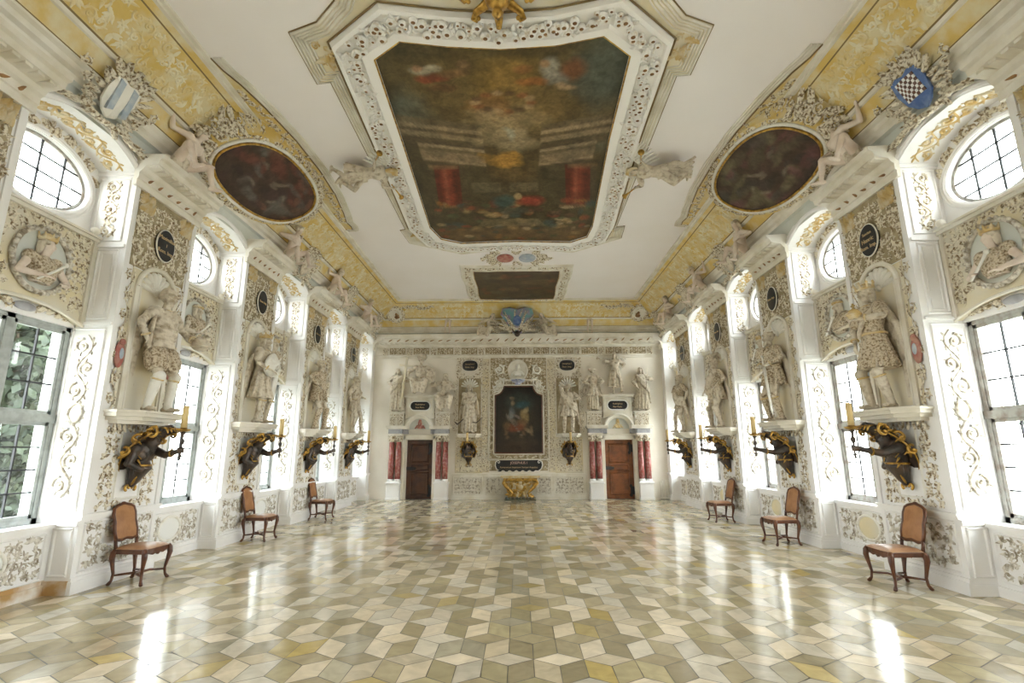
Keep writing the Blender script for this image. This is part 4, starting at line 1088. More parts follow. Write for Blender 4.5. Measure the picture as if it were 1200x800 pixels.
cm = MB(); cm.lathe([(.041,0), (.041,.29), (.037,.325), (.022,.318), (.0,.312)], 18); 
cand0 = empty('candle'); cm.build('wax', M_WAX, cand0, smooth=True)
wm = MB(); wm.tube([(0,0,.305), (.003,0,.33), (.008,0,.345)], .0035, 6); wm.build('wick', M_IRON, cand0)
first = True
SCP = [((s*W, pier_y(i)+PL/2, 0.0), RZ[s], lab_of(s, i)) for (s, i) in PIER] + [((-1.80, YF, 0.0), 0, 'white-robed statue'), ((1.88, YF, 0.0), 0, 'statue with raised arm')]
for loc, rz, lb in SCP:
    o = sc0 if first else copy_tree(sc0); c = cand0 if first else copy_tree(cand0); first = False
    o.location = loc; o.rotation_euler = (0, 0, rz)
    tag(o, 'black bronze half-figure sconce with gilded scrolls below the '+lb, 'sconce', 'half-figure wall sconces')
    d = Vector((0, -.71, 2.03)); d.rotate(Euler((0, 0, rz))); c.location = Vector(loc)+d
    tag(c, 'thick yellow wax candle held by the sconce below the '+lb, 'candle', 'candles in the wall sconces')

# ------------------------------------------------------------------ chairs
def make_chair():
    r = empty('side_chair')      # faces -y; seat .46 high
    wt, wb, d = .245, .205, .22
    def leg(x, y, fx, fy, back=False):
        m = MB(); z = [.44, .40, .34, .24, .14, .06, .02]; o = [0, .022, .030, .012, -.006, .004, .028]; rr = [.030, .036, .034, .024, .018, .017, .024]
        m.tube([(x+fx*k, y+fy*k, q) for q, k in zip(z, o)], rr, 10); m.ell((x+fx*.032, y+fy*.032, .018), (.026, .026, .018), None, 10, 7)
        m.build('leg', M_WALNUT, r, smooth=True)
    for q in (-1, 1): leg(q*wt*.93, -d*.95, q*.8, -.8); leg(q*wb*.95, d*.92, q*.5, .9, True)
    m = MB(); P = []
    for (x, y) in [(-wt,-d), (-.1,-d-.018), (.1,-d-.018), (wt,-d), (wb,d), (-wb,d)]: P.append((x, y))
    m.prism(P, .385, .445, 2)
    for q in (-1, 1):
        m.prism([(q*.02,.385), (q*.10,.36), (q*.14,.372), (q*.20,.385)][::1 if q < 0 else -1], -d-.018, -d+.01, 1)
    m.prism([(-.05,.386), (0,.35), (.05,.386)], -d-.024, -d+.01, 1)
    m.build('seat_rail', M_WALNUT, r, bevel=.006)
    m = MB(); n = 10
    vs = [];
    for j in range(n+1):
        for i in range(n+1):
            s_, t = -1+2*i/n, -1+2*j/n; hw = wt*1.02+(wb-wt)*(t+1)/2; e = (1-abs(s_)**4)*(1-abs(t)**4)
            vs.append((s_*hw, t*(d+.012)-(0.018*(1-s_*s_) if t < -.9 else 0), .447+.045*e**.5))
    fs = [(j*(n+1)+i, j*(n+1)+i+1, (j+1)*(n+1)+i+1, (j+1)*(n+1)+i) for j in range(n) for i in range(n)]
    m.add(vs, fs); m.build('seat', M_SEATLE, r, smooth=True, label='worn pale leather seat')
    # backrest: shaped frame round a leather panel, raked
    def bk(x, z): return (x, d-.01+.13*max(0, (z-.44)/.58)**1.2, z)
    out = [(-.185,.56), (-.20,.66), (-.185,.78), (-.195,.88), (-.175,.955), (-.12,.985), (-.05,1.0), (0,1.012), (.05,1.0), (.12,.985), (.175,.955), (.195,.88), (.185,.78), (.20,.66), (.185,.56), (.10,.545), (0,.565), (-.10,.545)]
    m = MB(); m.tube([bk(*p) for p in out+[out[0]]], .021, 8); 
    for q in (-1, 1): m.tube([bk(q*.185,.43), bk(q*.192,.50), bk(q*.19,.57)], [.024,.02,.022], 8)
    m.ell(bk(0, 1.018), (.04,.02,.018)); m.build('back_frame', M_WALNUT, r, smooth=True)
    m = MB(); k = len(out); c = (0, .76)
    for q, sg in ((-.014, 1), (.014, -1)):
        vs = [bk(*c)]; vs[0] = (vs[0][0], vs[0][1]+q*2.0, vs[0][2]); 
        for f, dd in ((.6, 1.6), (1, .4)):
            for p in out: b = bk(c[0]+(p[0]-c[0])*f, c[1]+(p[1]-c[1])*f); vs.append((b[0], b[1]+q*dd, b[2]))
        fs = [(0, 1+i, 1+(i+1) % k) for i in range(k)]+[(1+i, 1+k+i, 1+k+(i+1) % k, 1+(i+1) % k) for i in range(k)]
        m.add(vs, fs if sg > 0 else [tuple(reversed(f)) for f in fs])
    m.build('backrest', M_LEATHER, r, smooth=True, label='tan leather back panel')
    m = MB()
    m.tube([(-wt*.93,-d*.95,.12), (-.13,-.06,.13), (0,-.03,.125), (.13,-.06,.13), (wt*.93,-d*.95,.12)], [.012,.016,.018,.016,.012], 8)
    m.tube([(-wb*.95,d*.92,.12), (-.11,.05,.13), (0,-.02,.125), (.11,.05,.13), (wb*.95,d*.92,.12)], [.012,.016,.018,.016,.012], 8)
    m.build('stretcher', M_WALNUT, r, smooth=True)
    return r
ch0 = make_chair()
CH = [(-5.075, 7.30, 1, 1, 'knight with puffed breeches'), (-5.10, 10.60, 1, 2, 'bearded king with the looped mantle'), (-5.11, 13.86, 1, 3, 'armoured statue with the curly head'),
      (4.93, 7.10, -1, 1, 'king carrying an orb'), (4.96, 10.16, -1, 2, 'knight with the long sword'), (5.02, 13.25, -1, 3, 'helmeted warrior in swept mantle')]
for k, (x, y, s, i, lb) in enumerate(CH):
    o = ch0 if k == 0 else copy_tree(ch0)
    o.location = (x, y, 0); o.rotation_euler = (0, 0, s*PI/2+(.0, .03, -.02, -.03, .04, .02)[k])
    tag(o, 'carved walnut chair with tan leather back, standing below the '+lb, 'chair', 'leather chairs along the walls')

# ------------------------------------------------------------------ portrait reliefs and coats of arms over the windows
def portrait(side, i, seed, head):
    yc = pier_y(i)+PL+(BAY-PL)/2
    where = 'above the %s window of the %s wall' % (ORD[i], WN[side])
    r = empty('portrait_relief', (side*(W+0.41), yc+.07, 4.03), RZ[side], label='stucco bust relief of a %s %s' % (head, where), cat='relief', group='portrait busts above the windows')
    m = MB(); m.lathe([(.001,.0), (.30,.004), (.37,.012), (.38,.0)], 32, (0,0,0), None, 1, False); m.v = [(x, -y-.004, z*1.05) for x, y, z in m.v]; m.build('niche_disc', M_GREYST, r)
    m = MB(); m.tube([(.38*math.cos(a), -.03, .40*math.sin(a)) for a in [2*PI*k/40 for k in range(41)]], .032, 8)
    for k in range(30): a = 2*PI*k/30; m.ell((.40*math.cos(a), -.055, .42*math.sin(a)), .026, None, 8, 6)
    m.build('medallion_frame', M_SCROLL, r, smooth=True)
    g = foliage(1.46, 1.08, .125, seed, lambda x, y: (x/.46)**2+((y-.53)/.47)**2 < 1 or (abs(x) < .5 and y < .1))
    m = MB(); m.place(g, lambda s, t, h: (s, -h, t-.50)); m.build('acanthus_surround', M_RELIEF, r, smooth=True)
    m = MB(); J = body(m, {**DEF, 'yaw': .6*(-1 if side > 0 else 1), 'rh': (-.16,-.25,1.18), 'lh': (.2,-.22,1.16)}); 
    # bust only: keep what lies above the waist
    keep = MB(); rot = Matrix.Identity(3)
    zc = 1.44; k = .92
    def cut(mm): 
        out = MB()
        out.v = [((x)*k, min(.02, y*k*.75-.04), (max(z, 1.12)-zc)*k) for x, y, z in mm.v]; out.f = mm.f; out.mi = mm.mi; return out
    sculpt(cut(m), 'bust', M_FLESH if i == 0 else M_STATUE, r, .012, 2)
    m = MB(); T = J['T']
    m.ell(J['chest'], (.205,.16,.225)); m.ell(J['sr'], .10); m.ell(J['sl'], .10)
    for q in range(9): a = -PI*.1-q*PI*.1; m.ell((.2*math.cos(a), -.12, 1.42+.14*math.sin(a)), .034, None, 8, 6)
    sculpt(cut(m), 'drapery', M_STATUE2, r, .013, 2)
    m = MB(); rnd = random.Random(seed); hair(m, J, 'longbeard' if i % 2 else 'long', rnd); sculpt(cut(m), 'hair', M_STATUE, r, .013, 1)
    m = MB()
    if head.startswith('crowned'):
        m.tube([T(.095*math.cos(a), .012+.108*math.sin(a), .075) for a in [2*PI*q/20 for q in range(21)]], .022, 7)
        for q in range(8):
            a = 2*PI*q/8; m.cap(T(.097*math.cos(a), .012+.11*math.sin(a), .08), T(.12*math.cos(a), .012+.13*math.sin(a), .15), .026, .014, 7)
        m.ell(T(0,.012,.11), (.08,.09,.06)); nm = 'crown'
    else:
        for q in range(22): a = 2*PI*q/22; m.ell(T(.094*math.cos(a), .012+.108*math.sin(a), .06+.014*(q % 2)), (.022,.028,.022), None, 8, 6)
        nm = 'wreath'
    sculpt(cut(m), nm, M_GILTST, r, .010, 1)
    m = MB(); m.tube([(-.19,-.21,-.30), (.02,-.23,-.12), (.10,-.235,-.04)], [.014,.016,.02], 8); m.ell((.11,-.235,-.03), .032); m.build('sceptre', M_RELIEFW, r, smooth=True)
    # little cartouche in the window head below the relief
    g = Rel(seed+1)
    for q in (-1, 1):
        for j in range(4): g.leaf(q*(.16+.12*j), .03*(1-j*.4), (.25 if q > 0 else PI-.25), .15, .05)
        g.spiral(q*.20, .02, .06, 0, q, .013)
    m = MB(); m.place(g.out(), lambda s, t, h: (s, .09-h-.01, t-.60)); m.build('window_head_foliage', M_RELIEF, r, smooth=True)
    m = MB(); m.ell((0, .075, -.585), (.15,.035,.055), None, 20, 10); m.build('cartouche', M_GREYM, r, smooth=True, label='grey oval cartouche')
HEADS = {-1: ['crowned ruler', 'bearded man', 'crowned man', 'bearded warrior', 'crowned prince'], 1: ['crowned warrior', 'bearded ruler', 'crowned emperor', 'bearded prince', 'crowned man']}
for s in (-1, 1):
    for i in range(0, 4): portrait(s, i, 100+i+(50 if s > 0 else 0), HEADS[s][i])

def arms(side, i):
    yc = pier_y(i)+PL+(BAY-PL)/2; near = i == 0
    what = ('blue and white banded' if side < 0 else 'blue and white chequered') if near else 'plain stucco'
    r = empty('coat_of_arms', (side*(W-.10), yc, 6.0), RZ[side], label='%s shield in scrolls above the %s window arch, %s wall' % (what, ORD[i], WN[side]), cat='coat of arms', group='cartouches over the window arches')
    r.rotation_euler = (.42, 0, RZ[side])
    n = 24; S = [(-.20,.30), (-.10,.33), (0,.30), (.10,.33), (.20,.30), (.225,.12), (.19,-.06), (.10,-.17), (0,-.22), (-.10,-.17), (-.19,-.06), (-.225,.12)]
    zs = lambda z: -.06-.10*max(0, z+.1)
    m = MB(); k = len(S); vs = [(x, zs(z), z+.22) for x, z in S]+[(x*.98, zs(z)+.035, z+.22) for x, z in S]+[(0, zs(.05)-.05, .27)]
    m.add(vs, [(i_, k+i_, k+(i_+1) % k, (i_+1) % k) for i_ in range(k)]+[(2*k, i_, (i_+1) % k) for i_ in range(k)])
    m.build('shield', M_BLUE if (near and side > 0) else (M_RELIEFW if near else M_STATUE), r, smooth=False)
    if near and side > 0:
        m = MB(); m.cur = 0
        for a in range(8):
            for b in range(7):
                x, z = -.13+.035*a, -.06+.042*b; m.cur = (a+b) % 2
                yy = zs(z+.02)-.058+abs(x+.017)*.22; m.box(x, x+.035, yy, yy+.03, z+.24, z+.282)
        m.build('chequer_field', [M_WHITE, M_WALNUT], r)
    if near and side < 0:
        m = MB()
        for x in (-.16, .06):
            m.prism([(x, .52), (x+.09, .50), (x+.12, .12), (x+.04, .08)], zs(.1)-.04, zs(.1)+.0, 1)
        m.build('blue_band', M_BLUEGREY, r)
    g = Rel(7+i)
    for q in (-1, 1):
        for j in range(9):
            a = -.9+j*.27; x, z = .24*math.cos(a), .24+.32*math.sin(a)
            g.leaf(q*x, z, (a*.8 if q > 0 else PI-a*.8), g.r.uniform(.16, .26), .045, .04)
        for j in range(4): g.spiral(q*(.30+.09*j), .04+.12*j, .065, g.r.uniform(0, 6), q, .016)
        for j in range(6): g.leaf(q*(.25+.09*j), -.02-.015*j, (-.1 if q > 0 else PI+.1), .17, .05, .04)
        for j in range(4): g.leaf(q*.06*j, .54, PI/2-q*(.15+.22*j), .22, .035, .04)
    for j in range(9): g.boss(-.28+.07*j, -.03-.03*(1-abs(j-4)/4), .045, .05)
    m = MB(); m.place(g.out(), lambda s, t, h: (s, -.03-.10*max(0, t-.1)-h*1.2, t)); m.build('scroll_mantling', M_RELIEF, r, smooth=True)
for s in (-1, 1):
    for i in (0, 2, 3, 4): arms(s, i)

# ------------------------------------------------------------------ end wall: reliefs, doors, portals
def fplace(m, rel, x, z, d=0.0): m.place(rel, lambda s, t, h: (x+s, YF-d-h, z+t))
for (x0, x1, sd) in ((-2.36, -1.28, 1), (-1.20, -0.58, 2), (0.68, 1.22, 3), (1.30, 2.44, 4)):
    m = MB(); up_frame(m, ((x0+x1)/2, YF-.06, .17), (1,0,0), (0,0,1), (0,-1,0), x1-x0, .64, .03, .02); m.build('dado_frame', M_TRIM, WF)
    m = MB(); fplace(m, foliage(x1-x0-.1, .54, .11, 60+sd), (x0+x1)/2, .22, .06); m.build('dado_relief', M_SCROLL, WF, smooth=True)
for sg, x in ((-1, -1.80), (1, 1.88)):
    m = MB(); m.box(x-.5, x+.5, YF-.012, YF, .92, 2.2); m.build('bracket_field', M_GROUNDY, WF)
    m = MB(); fplace(m, foliage(.96, 1.15, .11, 70+sg, lambda a, b: abs(a) < .25 and b > .2), x, .98, .01); m.build('bracket_foliage', M_RELIEF, WF, smooth=True)
    m = MB(); up_frame(m, (x, YF-.012, .94), (1,0,0), (0,0,1), (0,-1,0), 1.0, 1.2, .03, .02); m.build('bracket_frame', M_GROUNDY, WF)
    m = MB(); fplace(m, foliage(1.04, .84, .115, 72+sg, lambda a, b: (a/.33)**2+((b-.4)/.28)**2 < 1), x, 4.38, .005); m.build('plaque_foliage', M_RELIEF, WF, smooth=True)
    m = MB(); m.box(x-.42, x+.42, YF-.012, YF, 2.3, 4.4); m.build('niche_ground', M_GROUNDG, WF)
    m = MB(); fplace(m, shell(.30), x, 4.06, .012); m.build('shell_relief', M_RELIEFW, WF, smooth=True)
    for q in (-1, 1):
        m = MB(); fplace(m, rinceau(.20, 2.0, 7, 75+q), x+q*.52, 2.35, .01); m.build('festoon_relief', M_RELIEF, WF, smooth=True)
m = MB(); fplace(m, foliage(2.1, .95, .13, 80, lambda a, b: (a/.40)**2+((b-.5)/.42)**2 < 1), .035, 4.22, .005); m.build('bust_foliage', M_RELIEF, WF, smooth=True)
m = MB(); m.box(-1.02, 1.09, YF-.01, YF, 1.0, 5.18); m.build('painting_ground', M_GROUNDG, WF)
for q in (-1, 1):
    m = MB(); fplace(m, rinceau(.24, 2.9, 10, 83+q), .035+q*1.08, 1.0, .01); m.build('festoon_relief', M_RELIEF, WF, smooth=True)
for q in (-1, 1):
    x = .035+q*1.225
    m = MB(); m.box(x-.13, x+.13, YF-.03, YF, .95, 5.15); m.build('wall_strip', M_GROUNDY, WF)
    m = MB(); fplace(m, foliage(.25, 4.1, .125, 95+q, None, False), x, .98, .03); m.build('strip_relief', M_RELIEF, WF, smooth=True)
    for z in (4.22, 4.72):
        g = Rel(97); g.spiral(.035+q*.72, z, .19, PI/2 if q > 0 else PI/2, q, .04, 1.5); g.rosette(.035+q*.72, z, .08)
        m = MB(); m.place(g.out(), lambda s, t, h: (s, YF-.02-h, t)); m.build('great_volute', M_RELIEFW, WF, smooth=True)
# frieze: pairs of leafy brackets with panels between
k = 0
for j in range(12):
    x = -5.05+j*.918
    m = MB(); g = Rel(90)
    for q in (-1, 1): g.spiral(q*.07, .22, .06, PI/2, q, .016); g.leaf(q*.06, .0, PI/2, .24, .05, .05)
    g.boss(0, .1, .05); fplace(m, g.out(), x, 5.30, .03); m.build('frieze_bracket', M_RELIEF, WF, smooth=True)
    if j < 11:
        m = MB(); m.box(x+.16, x+.76, YF-.036, YF-.02, 5.33, 5.58); m.build('frieze_ground', M_GROUNDG, WF)
        m = MB(); fplace(m, foliage(.54, .22, .085, 91), x+.459, 5.345, .036); m.build('frieze_relief', M_RELIEF, WF, smooth=True)

m = MB(); g = Rel(93)
for j in range(34): g.leaf(-5.2+j*.315, 0, .55, .17, .026, .016)
fplace(m, g.out(), 0, 5.775, .315); m.build('cornice_leaf', M_BRLEAF, WF, smooth=True)

def door(n, x0, x1, z1, mtl, hinge):
    m = MB(); w = x1-x0; y = YF+.10
    m.box(x0, x1, y, y+.06, .01, z1); r = m.build('door_%d' % n, mtl, kind='structure')
    for (z0, zz) in ((.14, .95), (1.28, 1.98)):
        m = MB(); up_frame(m, ((x0+x1)/2, y, z0), (1,0,0), (0,0,1), (0,-1,0), w*.68, zz-z0, .06, .03); m.box((x0+x1)/2-w*.22, (x0+x1)/2+w*.22, y-.015, y, z0+.1, zz-.1); m.build('raised_panel', mtl, r, bevel=.006)
    m = MB(); up_frame(m, ((x0+x1)/2, y, 1.00), (1,0,0), (0,0,1), (0,-1,0), w*.68, .22, .05, .03); m.build('raised_panel', mtl, r)
    hx = x1-.10 if hinge > 0 else x0+.10
    for z in (.30, 1.80):
        m = MB(); m.box(hx-.05, hx+.08*hinge+.03, y-.03, y, z-.14, z+.14)
        for e in (-1, 1): m.ell((hx-.04*hinge, y-.02, z+.16*e), (.06,.015,.06), None, 12, 7)
        m.build('hinge', M_IRON, r, bevel=.004)
    lx = x0+.13 if hinge > 0 else x1-.13
    m = MB(); m.box(lx-.13, lx+.13, y-.04, y, 1.03, 1.15); m.ell((lx+.16*hinge, y-.02, 1.09), (.07,.015,.05), None, 12, 7); m.tube([(lx, y-.04, 1.09), (lx, y-.09, 1.09), (lx+.1*hinge, y-.10, 1.08)], .012, 8); m.build('lock', M_IRON, r, bevel=.004)
door(1, DL[0], DL[1], DL[2], M_DOORD, 1); door(2, DR[0], DR[1], DR[2], M_DOOR, 1)

def portal(xc, hw, label, plq, bustm):
    r = empty('door_portal', (xc, YF, 0), 0, label=label, cat='door surround')
    def bx(nm, mt, *b, bevel=.008):
        m = MB()
        for q in b: m.box(*q)
        return m.build(nm, mt, r, bevel=bevel)
    for s in (-1, 1):
        c = s*(hw+.36)
        bx('plinth', M_WALL, (c-.26, c+.26, -.34, 0, 0, .08), (c-.24, c+.24, -.32, 0, .08, .56), (c-.27, c+.27, -.36, 0, .56, .62), (c-.22, c+.22, -.30, 0, .62, .66))
        bx('pilaster', M_TRIM, (c-.24, c+.24, -.06, 0, .62, 2.3))
        for q in (-1, 1):
            x = c+q*.125
            m = MB(); m.lathe([(.098, .72), (.103, 1.2), (.09, 2.05)], 22, (x, -.17, 0)); m.build('column', M_MARBLE, r, smooth=True, label='red marble column shaft')
            m = MB(); m.lathe([(.125,.655), (.125,.675), (.115,.69), (.105,.70), (.112,.715), (.1,.725)], 22, (x, -.17, 0)); m.build('column_base', M_WHITE, r, smooth=True)
            m = MB(); m.lathe([(.09,2.04), (.105,2.055), (.09,2.07), (.10,2.12), (.13,2.22), (.12,2.235)], 22, (x, -.17, 0)); m.box(x-.125, x+.125, -.295, -.045, 2.235, 2.265)
            for a in range(8):
                t = 2*PI*a/8; m.tube([(x+.095*math.cos(t), -.17+.095*math.sin(t), 2.075), (x+.125*math.cos(t), -.17+.125*math.sin(t), 2.15), (x+.155*math.cos(t), -.17+.155*math.sin(t), 2.165), (x+.15*math.cos(t), -.17+.15*math.sin(t), 2.135)], [.03,.032,.022,.01], 6)
            m.build('capital', M_RELIEF, r, smooth=True)
    bx('door_frame', M_TRIM, (-hw-.11, -hw, -.10, .10, 0, 2.26), (hw, hw+.11, -.10, .10, 0, 2.26), (-hw-.11, hw+.11, -.10, .10, 2.12, 2.28), (-hw-.13, -hw-.08, -.13, 0, 0, 2.3), (hw+.08, hw+.13, -.13, 0, 0, 2.3), (-hw-.13, hw+.13, -.13, 0, 2.25, 2.31))
    for s in (-1, 1):
        c = s*(hw+.36); bx('frieze_block', M_GREYM, (c-.25, c+.25, -.30, 0, 2.335, 2.50)); bx('architrave', M_TRIM, (c-.27, c+.27, -.31, 0, 2.265, 2.34))
        bx('frieze_band', M_GREYM, (min(s*hw*.82, s*(hw+.11)), max(s*hw*.82, s*(hw+.11)), -.14, 0, 2.335, 2.50))
        bx('cornice', M_TRIM, (min(s*hw*.80, s*(hw+.66)), max(s*hw*.80, s*(hw+.66)), -.38, 0, 2.50, 2.55), (min(s*hw*.80, s*(hw+.69)), max(s*hw*.80, s*(hw+.69)), -.42, 0, 2.55, 2.62))
        m = MB(); m.box(c-.27, c+.27, -.16, 0, 2.62, 3.10); m.box(c-.31, c+.31, -.22, 0, 3.10, 3.14); b = m.build('pedestal', M_TRIM, r, bevel=.008)
        m = MB(); m.place(foliage(.50, .44, .12, 5), lambda s_, t, h: (c+s_, -.16-h, 2.64+t)); m.build('pedestal_relief', M_RELIEF, b, smooth=True)
    arc = [(hw*.86*math.cos(PI*k/24), 2.50+.44*math.sin(PI*k/24)) for k in range(25)]
    m = MB(); m.prism(arc, -.03, 0, 1); m.build('tympanum', M_GREYST, r)
    m = MB()
    for (o, rr, y) in ((1.0, .045, -.10), (1.08, .04, -.17), (1.17, .045, -.22)): m.tube([(x*o, y, 2.50+(z-2.50)*o) for x, z in arc], rr, 8)
    n = len(arc); o1, o2 = .98, 1.2
    vs = [(x*o1, -.2, 2.5+(z-2.5)*o1) for x, z in arc]+[(x*o2, -.24, 2.5+(z-2.5)*o2) for x, z in arc]+[(x*o2, 0, 2.5+(z-2.5)*o2) for x, z in arc]+[(x*o1, 0, 2.5+(z-2.5)*o1) for x, z in arc]
    m.add(vs, [(a*n+k, a*n+k+1, ((a+1) % 4)*n+k+1, ((a+1) % 4)*n+k) for a in range(4) for k in range(n-1)]); m.build('arch_moulding', M_TRIM, r, smooth=False)
    bx('attic', M_TRIM, (-.54, .54, -.14, 0, 2.9, 3.66), (-.58, .58, -.20, 0, 3.66, 3.70), (-.62, .62, -.24, 0, 3.70, 3.76), (-.5, -.44, -.16, 0, 3.0, 3.6), (.44, .5, -.16, 0, 3.0, 3.6))
    for s in (-1, 1):
        g = Rel(98)
        g.spiral(s*.70, 3.00, .13, PI/2, s, .03, 1.4); g.spiral(s*.66, 3.42, .10, -PI/2, -s, .026, 1.3)
        g.stem([(s*.83, 3.0), (s*.80, 3.2), (s*.72, 3.32), (s*.76, 3.45)], .03, .025)
        for k in range(6): g.leaf(s*.72, 2.9+.13*k, (0.5 if s > 0 else PI-.5)+k*.3*s, .2, .05, .05)
        m = MB(); m.place(g.out(), lambda s_, t, h: (s_, -.05-h, t)); m.build('volute', M_RELIEF, r, smooth=True)
    pts = []
    for k in range(12): a = -PI/2+PI*k/11; pts.append((.20+.155*math.cos(a), .155*math.sin(a)))
    for k in range(12): a = PI/2+PI*k/11; pts.append((-.20+.155*math.cos(a), .155*math.sin(a)))
    m = MB(); m.prism([(x, z+3.36) for x, z in pts], -.165, -.13, 1); m.build('inscription_panel', M_BLACK, r, label='black inscription panel')
    m = MB(); m.tube([(x*1.06, -.16, z*1.1+3.36) for x, z in pts+[pts[0]]], .022, 8); m.build('panel_rim', M_WHITE, r, smooth=True)
    for k, t in enumerate(('Rudolphus', 'Rex Rom.')): text(t, .085, M_TEXT, r, (0, -.17, 3.41-.11*k), (PI/2, 0, 0))
    m = MB(); J = body(m, {**DEF, 'yaw': .25, 'rh': (-.2,-.1,1.2), 'lh': (.2,-.1,1.2)}); hair(m, J, 'longbeard', random.Random(3))
    mm = MB(); mm.f = m.f; mm.mi = m.mi; mm.v = [(x*.58, min(0, y*.5-.03), (max(z, 1.30)-1.30)*.70+2.52) for x, y, z in m.v]; sculpt(mm, 'bust', bustm, r, .011, 2, label='coloured bust')
    return r
portal(-3.63, .50, 'doorway surround with paired red columns around the dark brown door', 0, M_RED)
portal(3.705, .52, 'doorway surround with paired red columns around the light brown door', 0, M_GILTST)

# figures on the portals
ZP = 3.142
def fst(name, x, z, lab, P, H, d=.16, vox=.015, rz=0): return figure('statue', lab, (x, YF-d, z), rz, P, H, vox)
SEAT = dict(pel=(0,.02,.58), chest=(0,-.03,.90), neck=(0,-.03,1.10), head=(0,-.06,1.26), rf=(-.16,-.36,.08), lf=(.16,-.38,.08), rk=(-.4,-.6,1), lk=(.4,-.6,1))
fst('a', -4.50, ZP, 'white plaster statue holding a tall cross on the portal of the dark door', dict(rh=(-.24,-.2,1.1), lh=(.34,-.26,1.22), yaw=.3, hair='long', female=True, wear=[{'k':'robe'}, {'k':'mantle','sd':1}], hold=[{'k':'cross','h':'l','d':(.10,0,1),'L':2.05,'a':-1.05,'m':M_GROUNDY}], grip='l'), 1.64)
fst('b', -3.63, 3.762, 'seated plaster statue in helmet above the inscription over the dark door', dict(**SEAT, rh=(-.42,-.22,.75), lh=(.42,-.2,.78), wear=[{'k':'seated_robe'}, {'k':'cuirass'}, 'helmet', {'k':'plume'}], hold=[{'k':'shield','h':'l','o':(.0,-.02,-.1)}]), 1.82, .17)
fst('c', -2.70, ZP, 'seated plaster statue with a book beside the cloaked statue, on dark door portal', dict(**SEAT, rh=(-.34,-.30,1.0), lh=(.20,-.40,.78), yaw=-.3, female=True, hair='long', wear=[{'k':'seated_robe'}, {'k':'mantle'}], hold=[{'k':'book','h':'l'}, {'k':'staff','h':'r','d':(-.35,.1,1),'a':-.3,'b':.5}], grip='r'), 1.84)
fst('d', 2.80, ZP, 'plaster statue in a round broad hat and cape on the light door portal', dict(rh=(-.20,-.25,1.10), lh=(.30,-.16,1.15), yaw=.2, hair='beard', wear=[{'k':'robe','rb':.22}, {'k':'cape','zb':.7,'wd':.36,'back':.02}, {'k':'hat'}, {'k':'tunic','zb':.62,'rb':.36}], hold=[{'k':'ball','h':'l','o':(.06,-.02,.1),'n':'fruit'}], grip='l'), 1.60)
fst('e', 3.66, 3.762, 'winged plaster angel blowing a trumpet above the inscription over the light door', dict(rh=(-.48,-.24,1.42), lh=(.34,-.1,1.2), yaw=-.5, hair='long', female=True, rf=(-.1,.02,.075), lf=(.2,-.2,.12), wear=[{'k':'robe','zb':.30,'rb':.30}, {'k':'wings','L':.62}], hold=[{'k':'trumpet','h':'r','d':(-.9,-.2,.25),'a':-.25,'b':.35}], grip='r'), 1.56, .18)
fst('f', 4.61, ZP, 'plaster statue of a robed woman beside a flaming torch on the light door portal', dict(rh=(-.24,-.22,1.0), lh=(.24,-.20,1.28), yaw=-.3, hair='long', female=True, wear=[{'k':'robe'}, {'k':'mantle','sd':-1}], hold=[{'k':'staff','h':'l','d':(.12,.05,1),'a':-1.0,'b':.45}], grip='l'), 1.64)
# the two statues flanking the painting
for x, k in ((-1.80, 0), (1.88, 1)):
    r = empty('statue_bracket', (x, YF, 0), 0, label='narrow white wall bracket under the %s' % ('white-robed statue', 'statue with raised arm')[k], cat='bracket')
    m = MB(); m.prism([(-.45,0), (.45,0), (.45,-.2), (.3,-.42), (-.3,-.42), (-.45,-.2)], 2.26, 2.33, 2); m.prism([(-.40,0), (.40,0), (.40,-.16), (.26,-.34), (-.26,-.34), (-.40,-.16)], 2.20, 2.262, 2); m.build('shelf', M_TRIM, r)
    m = MB(); g = Rel(5)
    for j in range(9): g.leaf(-.32+.08*j, 0, -PI/2, .12, .03)
    m.place(g.out(), lambda s, t, h: (s, -.02-h, 2.21+t)); m.build('leaf_band', M_RELIEF, r)
fst('g', -1.80, 2.332, 'white-robed plaster statue with crossed arms and dark ribbon, beside the rider painting', dict(rh=(.10,-.22,1.18), lh=(-.06,-.24,1.10), yaw=.1, hair='long', wear=[{'k':'robe','rb':.25}, {'k':'cape','zb':.1,'wd':.36}, {'k':'sash'}],
    hold=[{'k':'ribbon','m':M_BRONZE,'lab':'dark ribbon','pts':[[(-.18,-.20,.52), (-.30,-.18,.40), (-.40,-.14,.33), (-.50,-.10,.42)], [(.15,-.20,.40), (.28,-.18,.38), (.40,-.14,.48), (.48,-.10,.58)]]}]), 1.83, .18, .013)
fst('h', 1.88, 2.332, 'plaster statue with arm bent to its head and short skirt, beside the rider painting', dict(rh=(-.02,-.20,1.66), lh=(.26,-.26,1.20), re=(-1,.1,.3), yaw=-.3, pitch=.1, hair='long', rf=(-.16,-.02,.075), lf=(.12,-.1,.075), wear=[{'k':'tunic','zb':.62,'rb':.28}, {'k':'greaves'}, {'k':'mantle','sd':-1}, {'k':'cape','zb':.3}]), 1.83, .18, .013)
for x, k in ((-1.80, 0), (1.88, 1)):
    oval_plaque((x, YF-.02, 4.88), 0, .29, .20, [('Josephus I', .085), ('Rom. Imp.', .085)], 'black rounded plaque above the %s, end wall' % ('white-robed statue', 'statue with raised arm')[k], 'plaques on the end wall', .12, 2.6)

